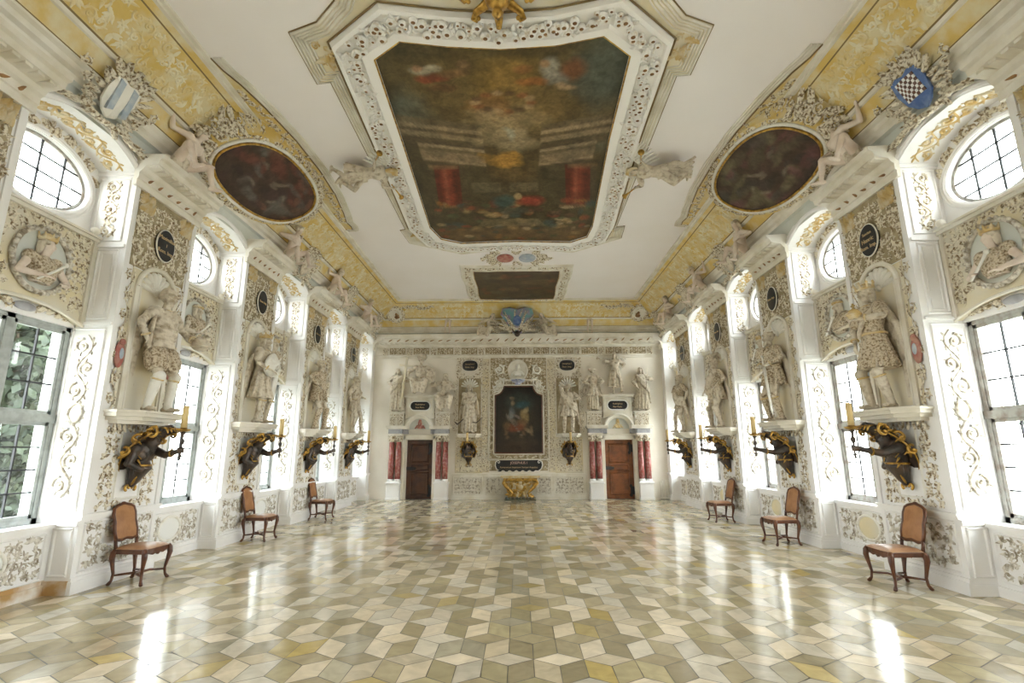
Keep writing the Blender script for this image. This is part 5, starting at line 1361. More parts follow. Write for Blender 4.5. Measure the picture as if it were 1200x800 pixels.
# ------------------------------------------------------------------ paintings
def vnoise(x, y, seed):
    def h(i, j): 
        n = np.sin(i*127.1+j*311.7+seed*74.7)*43758.5453; return n-np.floor(n)
    i, j = np.floor(x), np.floor(y); u, v = x-i, y-j; u, v = u*u*(3-2*u), v*v*(3-2*v)
    return (h(i,j)*(1-u)+h(i+1,j)*u)*(1-v)+(h(i,j+1)*(1-u)+h(i+1,j+1)*u)*v
def fbm(x, y, seed, o=5):
    s, a = 0, .5
    for k in range(o): s = s+a*vnoise(x*2**k, y*2**k, seed+k); a *= .5
    return s
class Paint:
    def __init__(s, x, y, base): s.x, s.y = x, y; s.c = np.ones((len(x), 3))*np.array(base); s.wx = (fbm(x*3, y*3, 5)-.5); s.wy = (fbm(x*3, y*3, 9)-.5)
    def mix(s, a, col): a = np.clip(a, 0, 1)[:, None]; s.c = s.c*(1-a)+np.array(col)*a
    def blob(s, cx, cy, rx, ry, col, a=1.0, w=.35, rot=0, p=1.0):
        dx, dy = s.x-cx+s.wx*w, s.y-cy+s.wy*w; c, q = math.cos(rot), math.sin(rot); u, v = (dx*c+dy*q)/rx, (-dx*q+dy*c)/ry
        s.mix(a*np.clip(1.25-(u*u+v*v)**p, 0, 1), col)
    def quad(s, pts, col, a=1.0, soft=.02, w=0.04):
        x, y = s.x+s.wx*w, s.y+s.wy*w; m = np.ones(len(x)); n = len(pts)
        ar = sum(pts[i][0]*pts[(i+1) % n][1]-pts[(i+1) % n][0]*pts[i][1] for i in range(n)); sg = 1 if ar > 0 else -1
        for i in range(n):
            (ax, ay), (bx, by) = pts[i], pts[(i+1) % n]; L = math.hypot(bx-ax, by-ay)
            m = np.minimum(m, np.clip(sg*((bx-ax)*(y-ay)-(by-ay)*(x-ax))/L/soft+.5, 0, 1))
        s.mix(m*a, col)
    def mottle(s, k, sc, seed):
        f = fbm(s.x*sc, s.y*sc, seed); s.c *= (1+k*(f-.5)*2)[:, None]

def polygrid(poly, nx, ny):
    """grid filling a star-shaped outline: rings from the centre"""
    P = np.array(poly, float); c = P.mean(0); n = len(P); out = []; 
    per = []
    for i in range(n):
        for k in range(nx): per.append(P[i]+(P[(i+1) % n]-P[i])*k/nx)
    per = np.array(per); m = len(per); vs = [c]
    for r in range(1, ny+1):
        for q in per: vs.append(c+(q-c)*r/ny)
    fs = [(0, 1+i, 1+(i+1) % m) for i in range(m)]
    for r in range(ny-1): fs += [(1+r*m+i, 1+(r+1)*m+i, 1+(r+1)*m+(i+1) % m, 1+r*m+(i+1) % m) for i in range(m)]
    return np.array(vs), fs, per

# great ceiling painting
INN = [(-1.95,6.22), (-1.52,5.90), (-.9,6.00), (-.15,6.06), (.6,6.01), (1.23,5.86), (1.66,6.22), (1.70,8.2), (1.90,11.8), (1.85,12.45), (1.45,12.78), (-.02,12.68), (-1.45,12.79), (-1.95,12.5), (-2.12,11.8), (-2.0,8.2)]
def offset(poly, d):
    n = len(poly); out = []
    ar = sum(poly[i][0]*poly[(i+1) % n][1]-poly[(i+1) % n][0]*poly[i][1] for i in range(n)); sg = 1 if ar > 0 else -1
    for i in range(n):
        a, b, c = [np.array(poly[(i+k) % n], float) for k in (-1, 0, 1)]
        n1 = np.array([(b-a)[1], -(b-a)[0]]); n1 = n1/np.linalg.norm(n1); n2 = np.array([(c-b)[1], -(c-b)[0]]); n2 = n2/np.linalg.norm(n2)
        m = n1+n2; m = m/max(1e-6, m.dot(n1))/1.0; m = m/(np.linalg.norm(m)**0) ; out.append(tuple(b+sg*d*(n1+n2)/(1+n1.dot(n2))))
    return out
def ringband(m, A, zA, B, zB):
    n = len(A); m.add([(x, y, zA) for x, y in A]+[(x, y, zB) for x, y in B], [(k, (k+1) % n, n+(k+1) % n, n+k) for k in range(n)])
def dens(poly, k=6): return [tuple(np.array(poly[i])+(np.array(poly[(i+1) % len(poly)])-np.array(poly[i]))*j/k) for i in range(len(poly)) for j in range(k)]

def great_painting():
    r = empty('ceiling_painting', (0, 0, ZC), 0, label='great dark ceiling painting of clouds over red columns in a wide white fruit frame', cat='painting')
    vs, fs, per = polygrid(INN, 34, 150)
    x, y = vs[:, 0], vs[:, 1]; p = Paint(x, y, (.075,.065,.035))
    p.blob(-.2, 7.0, 2.0, 1.2, (.16,.12,.05), .8); p.blob(1.35, 6.6, .55, .9, (.09,.115,.105), .9); p.blob(-1.75, 7.5, .5, .7, (.10,.125,.11), .8); p.blob(1.55, 8.1, .35, .5, (.12,.15,.13), .8)
    p.blob(0.0, 8.2, 1.9, 1.6, (.13,.095,.045), .6); p.blob(-.1, 6.7, .55, .5, (.30,.20,.06), .75); p.blob(.05, 7.4, .9, .55, (.22,.15,.06), .7)
    # architecture
    for q, xo in ((-1, (-2.05, -.55)), (1, (1.80, .48))):
        for (y0, y1, col) in ((7.55,7.72,(.15,.12,.075)), (7.72,7.84,(.34,.28,.19)), (7.84,7.93,(.13,.10,.06)), (7.93,8.08,(.29,.24,.16)), (8.08,8.36,(.10,.08,.05)), (8.36,8.46,(.36,.30,.21)), (8.46,8.56,(.16,.13,.08)), (8.56,8.84,(.27,.22,.15)), (8.84,8.93,(.33,.27,.19)), (8.93,9.06,(.10,.08,.05))):
            n_ = .30 if y0 < 8.3 else .20; cut = 0 if y0 < 8.3 else .25
            xa = xo[0]-q*cut*1.2
            p.quad([(xa, y0-.10), (xo[1], y0+n_*.8), (xo[1], y1+n_*.8), (xa, y1-.10)], col, .9, .03, .0)
    for pts in ([(-2.1,8.9), (-.5,9.2), (-.5,10.9), (-2.1,11.2)], [(.45,9.2), (1.75,8.9), (1.85,11.0), (.45,10.8)]): p.quad(pts, (.085,.075,.045), .85, .06, .02)
    for xc, x2 in ((-1.34, -1.46), (1.24, 1.43)):
        p.quad([(xc-.25,9.05), (xc+.25,9.05), (x2+.27,10.75), (x2-.27,10.75)], (.13,.022,.014), .95, .03, .0)
        p.quad([(xc-.12,9.05), (xc+.10,9.05), (x2+.10,10.75), (x2-.14,10.75)], (.27,.06,.035), .8, .09, .0)
        p.quad([(xc-.07,9.05), (xc+.0,9.05), (x2-.02,10.75), (x2-.09,10.75)], (.38,.14,.09), .5, .06, .0)
        for yy, w_ in ((9.02, .29), (10.7, .33)): p.quad([(xc*.5+x2*.5-w_,yy), (xc*.5+x2*.5+w_,yy), (xc*.5+x2*.5+w_,yy+.12), (xc*.5+x2*.5-w_,yy+.12)], (.24,.16,.09), .8, .03, .0)
    p.quad([(-.45,9.2), (.45,9.2), (.5,10.5), (-.55,10.5)], (.10,.08,.05), .6, .1)
    # clouds and glory
    for (cx, cy, rx, ry, col, a) in ((-.25,7.75,.55,.6,(.42,.35,.22),.8), (.22,7.55,.42,.4,(.30,.24,.13),.7), (-.05,8.25,.42,.45,(.36,.31,.21),.8), (-.3,7.25,.4,.25,(.30,.16,.06),.7), (.5,7.1,.5,.3,(.19,.14,.06),.7), (-.2,8.85,.42,.22,(.50,.30,.07),.9), (-.1,9.3,.5,.35,(.16,.11,.05),.7), (-.15,8.0,.1,.22,(.45,.5,.46),.6)):
        p.blob(cx, cy, rx, ry, col, a, .5)
    for k in range(14): t = k*.45; p.blob(-.15+.45*math.cos(t), 7.2+.22*math.sin(t), .10, .07, ((.26,.11,.05), (.40,.30,.18), (.12,.07,.04))[k % 3], .8, .1)
    # flying figures
    for (cx, cy, rx, ry, col) in ((-1.3,6.45,.26,.10,(.36,.36,.30)), (-1.22,6.62,.30,.10,(.27,.07,.04)), (-1.42,6.4,.10,.08,(.35,.22,.13)), (-.9,6.55,.25,.09,(.20,.12,.06)), (-.75,6.4,.12,.12,(.28,.18,.1)), (-1.05,6.85,.25,.12,(.14,.08,.04)),
                                  (.55,6.45,.18,.22,(.36,.38,.36)), (.68,6.68,.22,.15,(.28,.29,.28)), (.45,6.38,.10,.08,(.40,.26,.15)), (.92,6.5,.2,.25,(.20,.08,.04)), (.3,6.75,.3,.08,(.35,.15,.05)), (.85,6.85,.2,.07,(.38,.28,.18)), (.15,6.5,.15,.1,(.30,.15,.06))):
        p.blob(cx, cy, rx, ry, col, .9, .18)
    # crowd in front
    rnd = random.Random(8); cols = [(.05,.09,.10), (.28,.07,.04), (.36,.28,.15), (.08,.11,.06), (.30,.15,.05), (.12,.07,.05), (.40,.34,.24)]
    for k in range(90):
        cx = rnd.uniform(-1.95, 1.8); cy = rnd.uniform(10.3, 11.9)+.15*abs(cx); p.blob(cx, cy, rnd.uniform(.06, .20), rnd.uniform(.07, .2), rnd.choice(cols), .85, .12)
    p.blob(-.25, 10.55, .30, .35, (.05,.11,.12), .95, .15); p.blob(.35, 10.5, .35, .28, (.30,.05,.035), .95, .15); p.blob(.05, 10.3, .10, .16, (.40,.32,.18), .9, .1); p.blob(.0, 11.0, .45, .2, (.05,.07,.07), .8, .1)
    for (a, b) in ((-.6, -.3), (.2, .5)): p.quad([(a-.3,9.7), (a+.3,9.7), (a+.3,10.1), (a-.3,10.1)], (.22,.19,.13), .5, .05)
    p.quad([(-2.2,11.9), (2.2,11.9), (2.2,12.9), (-2.2,12.9)], (.17,.11,.06), .75, .3); p.quad([(-.75,11.4), (.55,11.4), (.75,11.8), (-.95,11.8)], (.20,.17,.11), .7, .05)
    for k in range(26): cx = rnd.uniform(-1.9, 1.8); cy = rnd.uniform(11.7, 12.6); p.blob(cx, cy, rnd.uniform(.05,.14), rnd.uniform(.05,.12), rnd.choice(cols), .7, .12)
    p.mottle(.55, 5, 21); p.mottle(.35, 22, 31)
    link('canvas', col_mesh('canvas', [(a, b, -.03) for a, b in vs], fs, np.clip(p.c*np.array([.86,.76,.62]), .006, 1), M_PAINT), r)
    D = lambda d: offset(INN, d)
    m = MB()      # plain white inner band, flower band bed, outer fillet
    zs = [(-.005,-.03,M_BROWN), (.02,-.075,0), (.16,-.10,0), (.19,-.06,0), (.44,-.06,0), (.47,-.10,0), (.53,-.095,0), (.56,-.02,0)]
    for k in range(len(zs)-1): ringband(m, D(zs[k][0]), zs[k][1], D(zs[k+1][0]), zs[k+1][1])
    m.build('inner_frame', M_FRAMEW, r)
    m = MB(); P = D(.005); m.tube([(x, y, -.06) for x, y in P+[P[0]]], .014, 6); m.build('gilt_slip', M_GOLD, r)
    m = MB(); P = D(.575); m.tube([(x, y, -.03) for x, y in P+[P[0]]], .014, 6); m.build('brown_fillet', M_BROWN, r)
    m = MB(); c = MB(); rnd = random.Random(5); P = dens(D(.315), 24)
    L = 0; pts = []
    for k in range(len(P)):
        a, b = np.array(P[k]), np.array(P[(k+1) % len(P)]); d = np.linalg.norm(b-a); L += d
        while L > .036:
            L -= .036; t = (b-a)/d; nn = np.array([-t[1], t[0]]); q = b-t*L+nn*rnd.uniform(-.115, .115); rr = rnd.uniform(.036, .074); pts.append((q, rr))
    for q, rr in pts:
        x, y = q; z = -.06-rr*.55
        if rnd.random() < .55:
            m.lathe([(.2*rr, .5*rr), (.85*rr, .25*rr), (rr, -.25*rr), (.72*rr, -.75*rr), (.45*rr, -.70*rr), (.3*rr, -.3*rr)], 10, (x, y, z), None, 2, True)
            c.ell((x, y, z-.45*rr), (.60*rr, .60*rr, .36*rr), None, 8, 5)
        else:
            a = rnd.uniform(0, 6.28)
            for e in range(3): t = a+e*2.1; m.tube([(x, y, z), (x+math.cos(t)*rr*.8, y+math.sin(t)*rr*.8, z-rr*.35), (x+math.cos(t)*rr*1.4, y+math.sin(t)*rr*1.4, z+rr*.2)], [rr*.3, rr*.42, rr*.1], 6, .6)
    m.build('fruit_garland', M_FRUIT, r, smooth=True, kind='stuff'); c.build('fruit_core', M_CORE, r, smooth=True, kind='stuff')
    # yellow band with eared outer mouldings
    OUT = [(-2.98,5.78), (-2.55,5.62), (-2.2,5.30), (-2.0,4.95), (1.7,4.95), (1.95,5.3), (2.25,5.6), (2.66,5.76), (2.65,6.66), (2.45,6.68), (2.52,11.95), (2.72,11.92), (2.78,12.65), (1.6,13.60), (.9,13.45), (-.05,13.38), (-1.0,13.5), (-1.55,13.66), (-2.86,12.86), (-2.92,12.04), (-2.78,12.0), (-2.76,6.72), (-2.98,6.75)]
    m = MB(); B = [(x, y) for x, y in D(.52)]
    # cream bed under everything, then the mouldings round its edge
    m.prism(OUT, -.012, 0.0, 2); m.build('yellow_border', M_GROUNDY, r)
    m = MB()
    for k, (d, rr) in enumerate(((-.02, .022), (-.07, .018), (-.115, .016), (-.16, .022), (-.21, .014))):
        P = offset(OUT, d); m.tube([(x, y, -.014) for x, y in P+[P[0]]], rr, 8, 1.0, None)
    m.build('outer_moulding', M_TRIM, r, smooth=True)
    m = MB(); P = offset(OUT, .01); m.tube([(x, y, -.004) for x, y in P+[P[0]]], .010, 6); m.build('brown_outline', M_BROWN, r)
    for (x, y, a) in ((-2.62,6.2,.2), (2.36,6.15,-.2), (-2.52,12.2,0), (2.3,12.2,0)):
        g = Rel(3)
        for e in range(4): g.spiral(.10*(1 if e % 2 else -1), -.15+.1*e, .06, e, 1 if e % 2 else -1, .014); g.leaf(0, -.12+.09*e, e*1.6+a, .2, .05, .04)
        m = MB(); m.place(g.out(), lambda s, t, h: (x+s, y+t*1.3, -.012-h)); m.build('corner_ornament', M_GILTST, r, smooth=True)
    return r
great_painting()

# small painting near the end wall
def small_painting():
    c = (0, 16.6); a, b = 1.36, 1.55
    out = [(-.98,-1.02), (-.62,-1.0), (-.5,-1.02), (.5,-1.02), (.62,-1.0), (.98,-1.02), (1.0,-.6), (.97,0), (1.0,.6), (.98,.9), (.62,.93), (.3,1.0), (-.3,1.0), (-.62,.93), (-.98,.9), (-1.0,.6), (-.97,0), (-1.0,-.6)]
    out = [(c[0]+x*a, c[1]+y*b) for x, y in out]
    r = empty('ceiling_painting', (0, 0, ZC), 0, label='small dark brown ceiling painting in white lobed frame next to the end wall', cat='painting')
    vs, fs, per = polygrid(out, 8, 40); p = Paint(vs[:, 0], vs[:, 1], (.085,.06,.035))
    rnd = random.Random(3)
    for k in range(40): p.blob(rnd.uniform(-1.2,1.2), rnd.uniform(15.2,18), rnd.uniform(.08,.4), rnd.uniform(.06,.3), rnd.choice([(.16,.11,.06), (.09,.07,.045), (.20,.07,.04), (.12,.11,.08), (.05,.04,.03)]), .7, .3)
    p.mottle(.5, 4, 3); link('canvas', col_mesh('canvas', [(x, y, -.03) for x, y in vs], fs, np.clip(p.c, .01, 1), M_PAINT), r)
    D = lambda d: offset(out, d); m = MB()
    z = [(-.01,-.02), (.02,-.06), (.07,-.05), (.09,-.03), (.33,-.03), (.36,-.06), (.42,0)]
    for k in range(len(z)-1): ringband(m, D(z[k][0]), z[k][1], D(z[k+1][0]), z[k+1][1])
    m.build('lobed_frame', M_TRIM, r)
    m = MB(); rnd = random.Random(6)
    for q in dens(D(.21), 5):
        for e in range(2): m.ell((q[0]+rnd.uniform(-.08,.08), q[1]+rnd.uniform(-.08,.08), -.045), (.045,.045,.03), None, 8, 5)
    m.build('frame_ornament', M_RELIEF, r, smooth=True)
    m = MB(); P = D(.0); m.tube([(x, y, -.045) for x, y in P+[P[0]]], .012, 6); m.build('gilt_slip', M_GOLD, r)
small_painting()

# tilted oval paintings in the cove
def oval_painting(side, yc, label, warm):
    A, B = Vector((side*(W-.30), 0, 6.33)), Vector((side*(W-1.40), 0, 7.11)); up = (B-A).normalized(); ln = (B-A).length
    nrm = Vector((-side*up.z, 0, -abs(up.x))).normalized()
    r = empty('oval_painting', (0, yc, 0), 0, label=label, cat='painting')
    def P(s, t, h): v = A+up*(t+ln*.5)+nrm*h; return (v.x, s, v.z)
    N = 44; OC = -.08 if side < 0 else 0.0; OBH = .65 if side < 0 else .69
    def egg(a, b):
        out = []
        for t in [2*PI*j/N for j in range(N)]:
            q = math.copysign(abs(math.sin(t))**.86, math.sin(t)); out.append((a*math.copysign(abs(math.cos(t))**.86, math.cos(t))+.2*q, b*q+OC))
        return out
    e0 = egg(1.30, OBH)
    vs, fs, per = polygrid(e0, 2, 34); p = Paint(vs[:, 0], vs[:, 1], (.065,.04,.03)); rnd = random.Random(int(yc*10)+side)
    pal = [(.16,.055,.04), (.11,.10,.085), (.06,.045,.035), (.20,.09,.06), (.14,.13,.11), (.05,.03,.03)] if warm else [(.10,.085,.055), (.13,.11,.06), (.14,.06,.06), (.08,.075,.06), (.17,.14,.08), (.05,.04,.035)]
    for k in range(60): p.blob(rnd.uniform(-1.3,1.3), rnd.uniform(-.65,.6), rnd.uniform(.08,.35), rnd.uniform(.05,.2), rnd.choice(pal), .75, .25)
    for k in range(7): p.blob(rnd.uniform(-.7,.7), rnd.uniform(-.35,.15), .13, .05, (.26,.21,.15), .5, .25, rnd.uniform(-.6,.6))
    p.mottle(.5, 6, 4); link('canvas', col_mesh('canvas', [P(s, t, .04) for s, t in vs], fs if side > 0 else [tuple(reversed(f)) for f in fs], np.clip(p.c, .008, 1), M_PAINT), r)
    m = MB(); m.tube([P(s, t, .055) for s, t in e0+[e0[0]]], .022, 8); m.build('gilt_rim', M_GOLD, r, smooth=True)
    # stucco cartouche ground behind
    o = egg(1.50, OBH+.15); o2 = egg(1.78, OBH+.34); m = MB(); n = N
    m.add([P(s, t, .02) for s, t in o]+[P(s, t, -.34) for s, t in o2], [tuple(range(n))]+[(k, (k+1) % n, n+(k+1) % n, n+k) for k in range(n)]); m.build('cartouche', M_OCHRE, r)
    m = MB(); q = egg(1.37, OBH+.05); m.tube([P(s, t, .04) for s, t in q+[q[0]]], .032, 8); m.build('stucco_rim', M_RELIEFW, r, smooth=True)
    g = Rel(17)
    for k in range(60):
        t = 2*PI*k/60; x, y = 1.53*math.cos(t), (OBH+.14)*math.sin(t)+OC; x += .2*math.sin(t); aa = math.atan2(math.sin(t)/OBH, math.cos(t)/1.5)
        if k % 3 == 0: g.spiral(x, y, .085, aa, 1 if k % 2 else -1, .02)
        else: g.leaf(x*.97, y*.95, aa+g.r.uniform(-1.0, 1.0), .24, .055, .05)
        if k % 4 == 1: g.rosette(x*1.04, y*1.04, .10)
    for k in range(64):
        t = 2*PI*k/64; x, y = 1.68*math.cos(t)+.2*math.sin(t), (OBH+.26)*math.sin(t)+OC; aa = math.atan2(math.sin(t)/OBH, math.cos(t)/1.5)
        if k % 2: g.leaf(x, y, aa+g.r.uniform(-1.2, 1.2), .26, .06, .05)
        else: g.spiral(x, y, .08, aa, 1 if k % 4 else -1, .02)
    def hump(s, t, h):
        q = math.hypot((s-.2*(t-OC)/OBH)/1.5, (t-OC)/(OBH+.15)); return P(s, t, .03+h-max(0, q-1)*1.15)
    m = MB(); m.place(g.out(), hump); m.build('acanthus_surround', M_RELIEF, r, smooth=True)
oval_painting(-1, 8.8, 'dark red oval painting tilted in the cove of the left wall', True)
oval_painting(1, 8.62, 'dark olive oval painting tilted in the cove of the right wall', False)

# yellow stucco bays with moulded edge swinging out round the ovals on the flat ceiling
for side, yc in ((-1, 9.2), (1, 9.1)):
    edge = [(-3.0, 4.30), (-2.75, 4.26), (-2.45, 4.16), (-1.9, 4.05), (-1.0, 3.93), (0, 3.89), (1.0, 3.93), (1.9, 4.05), (2.35, 4.14), (2.6, 4.10), (2.80, 4.13), (2.86, 4.22), (2.75, 4.30)]
    poly = [(side*x, yc+s) for s, x in edge]
    m = MB(); m.prism(poly if side > 0 else poly[::-1], ZC-.012, ZC, 2); m.build('yellow_bay', M_OCHRE, CEIL)
    m = MB(); m.tube([(x, y, ZC-.012) for x, y in poly], .012, 6); m.build('bay_outline', M_BROWN, CEIL)
    m = MB()
    for d in (.05, .10, .15): m.tube([(x-side*d, y, ZC-.01) for x, y in poly], .022, 8)
    m.build('bay_moulding', M_TRIM, CEIL, smooth=True)
    m = MB(); g = Rel(5)
    for k in range(34):
        s = -2.3+4.6*k/33; g.spiral(s, 4.11-.00*s, .05, k, 1 if k % 2 else -1, .012); g.leaf(s, 4.08, k*1.3, .13, .035)
    ex = [e[0] for e in edge]; xx = [e[1] for e in edge]
    m.place(g.out(), lambda s, t, h: (side*(t+np.interp(s, ex, xx)-3.98), yc+s, ZC-.012-h)); m.build('bay_flowers', M_RELIEF, CEIL, smooth=True)

# grotesque stucco on the yellow cove: little strap-work, birds and masks as relief
def cove_pt(which, s, o):
    oo = [c[0] for c in COVE]; zz = [c[1] for c in COVE]; z = float(np.interp(o, oo, zz))
    if which == 'far': return Vector((s, YF-o, z))
    return Vector(((-1 if which == 'left' else 1)*(W-o), s, z))
def cove_relief(which, s0, s1, seed):
    g = foliage(s1-s0, .58, .17, seed, None, False); m = MB()
    def f(s, t, h):
        o = .44+t*.80; sgn = -1 if which == 'left' else 1; h *= .55
        if which == 'far': p = cove_pt(which, (s0+s1)/2+s, o); p += Vector((0, -.6*h, -.8*h))
        else: p = cove_pt(which, (s0+s1)/2+s, o); p += Vector((-sgn*.6*h, 0, -.8*h))
        return tuple(p)
    m.place(g, f); m.build('grotesque_relief', mat_cove, CV[which], smooth=True)
mat_cove = mat('ochre_white_relief', (0.72, 0.58, 0.28), (0.80, 0.74, 0.56), 4.0, 0.6, lo=.4, hi=.6)
for w in ('left', 'right'):
    for k, (a, b) in enumerate(((2.0, 7.4), (10.3, 14.2), (14.2, 18.0))): cove_relief(w, a, b, 200+k)
cove_relief('far', -4.3, -1.2, 210); cove_relief('far', 1.2, 4.3, 211)

# putti and reclining nudes on the entablature
NUDE = [dict(pel=(0,.0,.14), chest=(-.05,-.12,.42), neck=(-.08,-.19,.60), head=(-.13,-.27,.74), yaw=-.4, pitch=.25, rf=(-.30,-.40,-.24), lf=(.26,-.46,-.12), rk=(-.4,-.6,1), lk=(.5,-.6,1), rh=(-.42,-.20,.36), lh=(.44,-.10,.78), stand=False, hair='short', skin=M_FLESH, wear=[{'k':'loincloth','l':.22,'m':M_STATUE}]),
        dict(pel=(0,.0,.14), chest=(.06,-.10,.43), neck=(.10,-.16,.62), head=(.15,-.23,.77), yaw=.5, pitch=.2, rf=(-.24,-.46,-.10), lf=(.32,-.42,-.24), rk=(-.5,-.6,1), lk=(.4,-.6,1), rh=(-.44,-.06,.84), lh=(.40,-.26,.30), stand=False, hair='long', female=True, skin=M_FLESH, wear=[{'k':'loincloth','l':.28,'m':M_STATUE}])]
NY = {1: .38, 2: 1.10, 3: .7, 4: .7}
for side in (-1, 1):
    for i in range(1, 5):
        figure('stucco_nude', 'seated %s stucco nude on the entablature above the %s' % (('broad', 'slender')[(i+(side > 0)) % 2], lab_of(side, i)), (side*(W-.34), pier_y(i)+NY[i], 5.955), RZ[side], NUDE[(i+(side > 0)) % 2], 1.55, .014, 'figure', 'seated stucco nudes above the piers')
STN = dict(rf=(-.16,-.06,.075), lf=(.10,.02,.075), rh=(-.42,-.08,1.35), lh=(.34,-.10,1.15), re=(-1,.1,-.5), yaw=-.3, pitch=.2, skin=M_FLESH, wear=[{'k':'loincloth','l':.2,'m':M_STATUE}])
figure('stucco_nude', 'standing stucco nude on the end wall cornice, on the dark door side', (-2.63, YF-.33, 6.075), 0, STN, 1.10, .013, 'figure')
figure('stucco_nude', 'standing stucco nude on the end wall cornice, on the light door side', (2.77, YF-.33, 6.075), 0, {**STN, 'rh': (-.34,-.1,1.15), 'lh': (.42,-.08,1.36), 'yaw': .3}, 1.06, .013, 'figure')
for q, lab in ((-1, 'robed stucco figure seated beside the peacock-coloured shield, over the white-robed statue side'), (1, 'stucco figure seated beside the peacock-coloured shield, on the side of the statue with raised arm')):
    figure('seated_figure', lab, (q*1.08, YF-.36, 6.075), 0, dict(pel=(0,.02,.16), chest=(-.10*q,-.09,.44), neck=(-.16*q,-.13,.64), head=(-.20*q,-.19,.80), rf=(-.2+.25*q,-.44,-.16), lf=(.2+.25*q,-.42,-.2), rk=(-.3,-.6,1), lk=(.3,-.6,1), rh=(-.42,-.2,.40), lh=(.42,-.2,.45), stand=False, hair='long', female=True, skin=M_FLESH, wear=[{'k':'seated_robe'}]), 1.45, .014, 'figure')
r = empty('coat_of_arms', (0, YF-.18, 6.08), 0, label='peacock-coloured fan shield with a dark mask at the middle of the end wall cornice', cat='coat of arms')
r.rotation_euler = (.50, 0, 0)
m = MB(); pr = [(0,-.0), (.16,.10), (.36,.45), (.62,.82), (.55,1.02), (.3,1.08), (0,1.0), (-.3,1.08), (-.55,1.02), (-.62,.82), (-.36,.45), (-.16,.10)]
k = len(pr); m.add([(x, -.25-.0*z, z) for x, z in pr]+[(0, -.36, .6)]+[(x, -.12, z) for x, z in pr], [(k, i, (i+1) % k) for i in range(k)]+[(i, k+1+i, k+1+(i+1) % k, (i+1) % k) for i in range(k)]); m.build('shield', M_TEAL, r)
m = MB(); g = Rel(31)
for j in range(11):
    a = PI*(.12+.076*j); g.leaf(.12*math.cos(a), .15+.1*math.sin(a), a, .8, .06, .05)
m.place(g.out(), lambda s, t, h: (s, -.28-h, t)); m.build('fan_ribs', M_RELIEF, r, smooth=True)
m = MB(); m.ell((0,-.36,.62), (.16,.08,.20)); m.ell((0,-.42,.55), (.06,.05,.09)); m.build('inner_shield', M_BLUE, r, smooth=True)
m = MB(); m.ell((0,-.32,.10), (.11,.09,.12)); m.cap((0,-.41,.12), (0,-.43,.07), .02, .028)
for q in (-1, 1): m.ell((.04*q,-.40,.14), .022, None, 8, 6); m.tube([(.1*q,-.3,.15), (.18*q,-.3,.25), (.13*q,-.3,.3)], [.03,.025,.01], 7)
sculpt(m, 'mask', M_BRONZE, r, .012, 1)
m = MB(); g = Rel(33)
for q in (-1, 1):
    for j in range(7): g.spiral(q*(.25+.11*j), .14+.09*((j*3) % 4), .09, j, q, .02); g.leaf(q*(.2+.12*j), .1+.08*((j*2) % 5), .6 if q > 0 else PI-.6, .25, .06, .05)
m.place(g.out(), lambda s, t, h: (s, -.16-h, t)); m.build('scroll_mantling', M_RELIEF, r, smooth=True)
for q, nm in ((-1, 'dark'), (1, 'light')):
    r = empty('shell_medallion', (q*4.60, YF-.60, 6.78), 0, label='round shell medallion with small brown bust in the cove corner over the %s door' % nm, cat='medallion')
    r.rotation_euler = (.72, 0, 0)
    m = MB(); m.lathe([(.001,.03), (.22,.035), (.28,.05), (.31,.0)], 30, (0,0,0), None, 1, False); m.v = [(x, -y, z) for x, y, z in m.v]; m.build('disc', M_RELIEFW, r, smooth=True)
    m = MB()
    for k in range(16): a = 2*PI*k/16; m.ell((.31*math.cos(a), -.03, .31*math.sin(a)), (.065,.04,.065), None, 9, 6)
    m.tube([(.20*math.cos(a)+.05*q, -.05, .20*math.sin(a)) for a in [2*PI*k/24 for k in range(25)]], .012, 6); m.build('scalloped_rim', M_RELIEF, r, smooth=True)
    m = MB(); m.ell((-.06*q,-.06,-.10), (.10,.05,.07)); m.ell((-.05*q,-.08,.02), (.05,.05,.065)); m.ell((-.09*q,-.06,-.04), (.05,.04,.06)); sculpt(m, 'small_bust', M_CORE, r, .012, 2)
    m = MB(); g = Rel(41)
    for j in range(8): g.leaf(q*-.3+q*-.14*j, .28+.07*math.sin(j), PI if q > 0 else 0, .22, .05, .05); g.boss(q*-.3+q*-.14*j, .27, .05)
    m.place(g.out(), lambda s, t, h: (s, -.02-h, t)); m.build('festoon', M_RELIEF, r, smooth=True)

# angels with trumpets at the sides of the great painting
def ceil_angel(x, y, q, label):
    FAC = dict(rh=(-.62,-.10,1.40), lh=(.58,-.10,1.52), re=(-.6,-.4,-.3), le=(.6,-.4,-.2), rf=(-.20,.05,.20), lf=(.16,-.10,.30), rk=(-.3,-1,0), lk=(.3,-1,0), yaw=.4, hair='long', female=True, stand=False,
      wear=[{'k':'tunic','zb':.52,'rb':.30}, {'k':'streamer','d':(.35,.0,-1),'l':.75}, {'k':'wings','L':.72,'spans':[(-.8,.12,.55), (.8,.12,.55)],'falls':[(-.5,.1,-1), (.5,.1,-1)]}],
      hold=[{'k':'trumpet','h':'r','d':(-.85,-.1,.45),'a':-.2,'b':.42,'m':M_GOLD,'lab':'gilded trumpet'}, {'k':'trumpet','h':'l','d':(.9,-.1,.2),'a':-.15,'b':.42,'m':M_GOLD,'lab':'gilded trumpet'}], skin=M_STATUE, grip='rl', hairm=M_GILTST)
    r = figure('trumpet_angel', label, (x, y, ZC-.16), 0, FAC, 1.40, .013, 'angel')
    # lay it along the ceiling: head towards the painting, front facing down
    fz = Vector((-q*.97, .0, .02)).normalized(); fy = Vector((0, 0, 1)); fx = fy.cross(fz).normalized(); fy = fz.cross(fx)
    r.rotation_euler = Matrix((fx, fy, fz)).transposed().to_euler(); r.location = (x+q*.90, y+.15, ZC-.24)
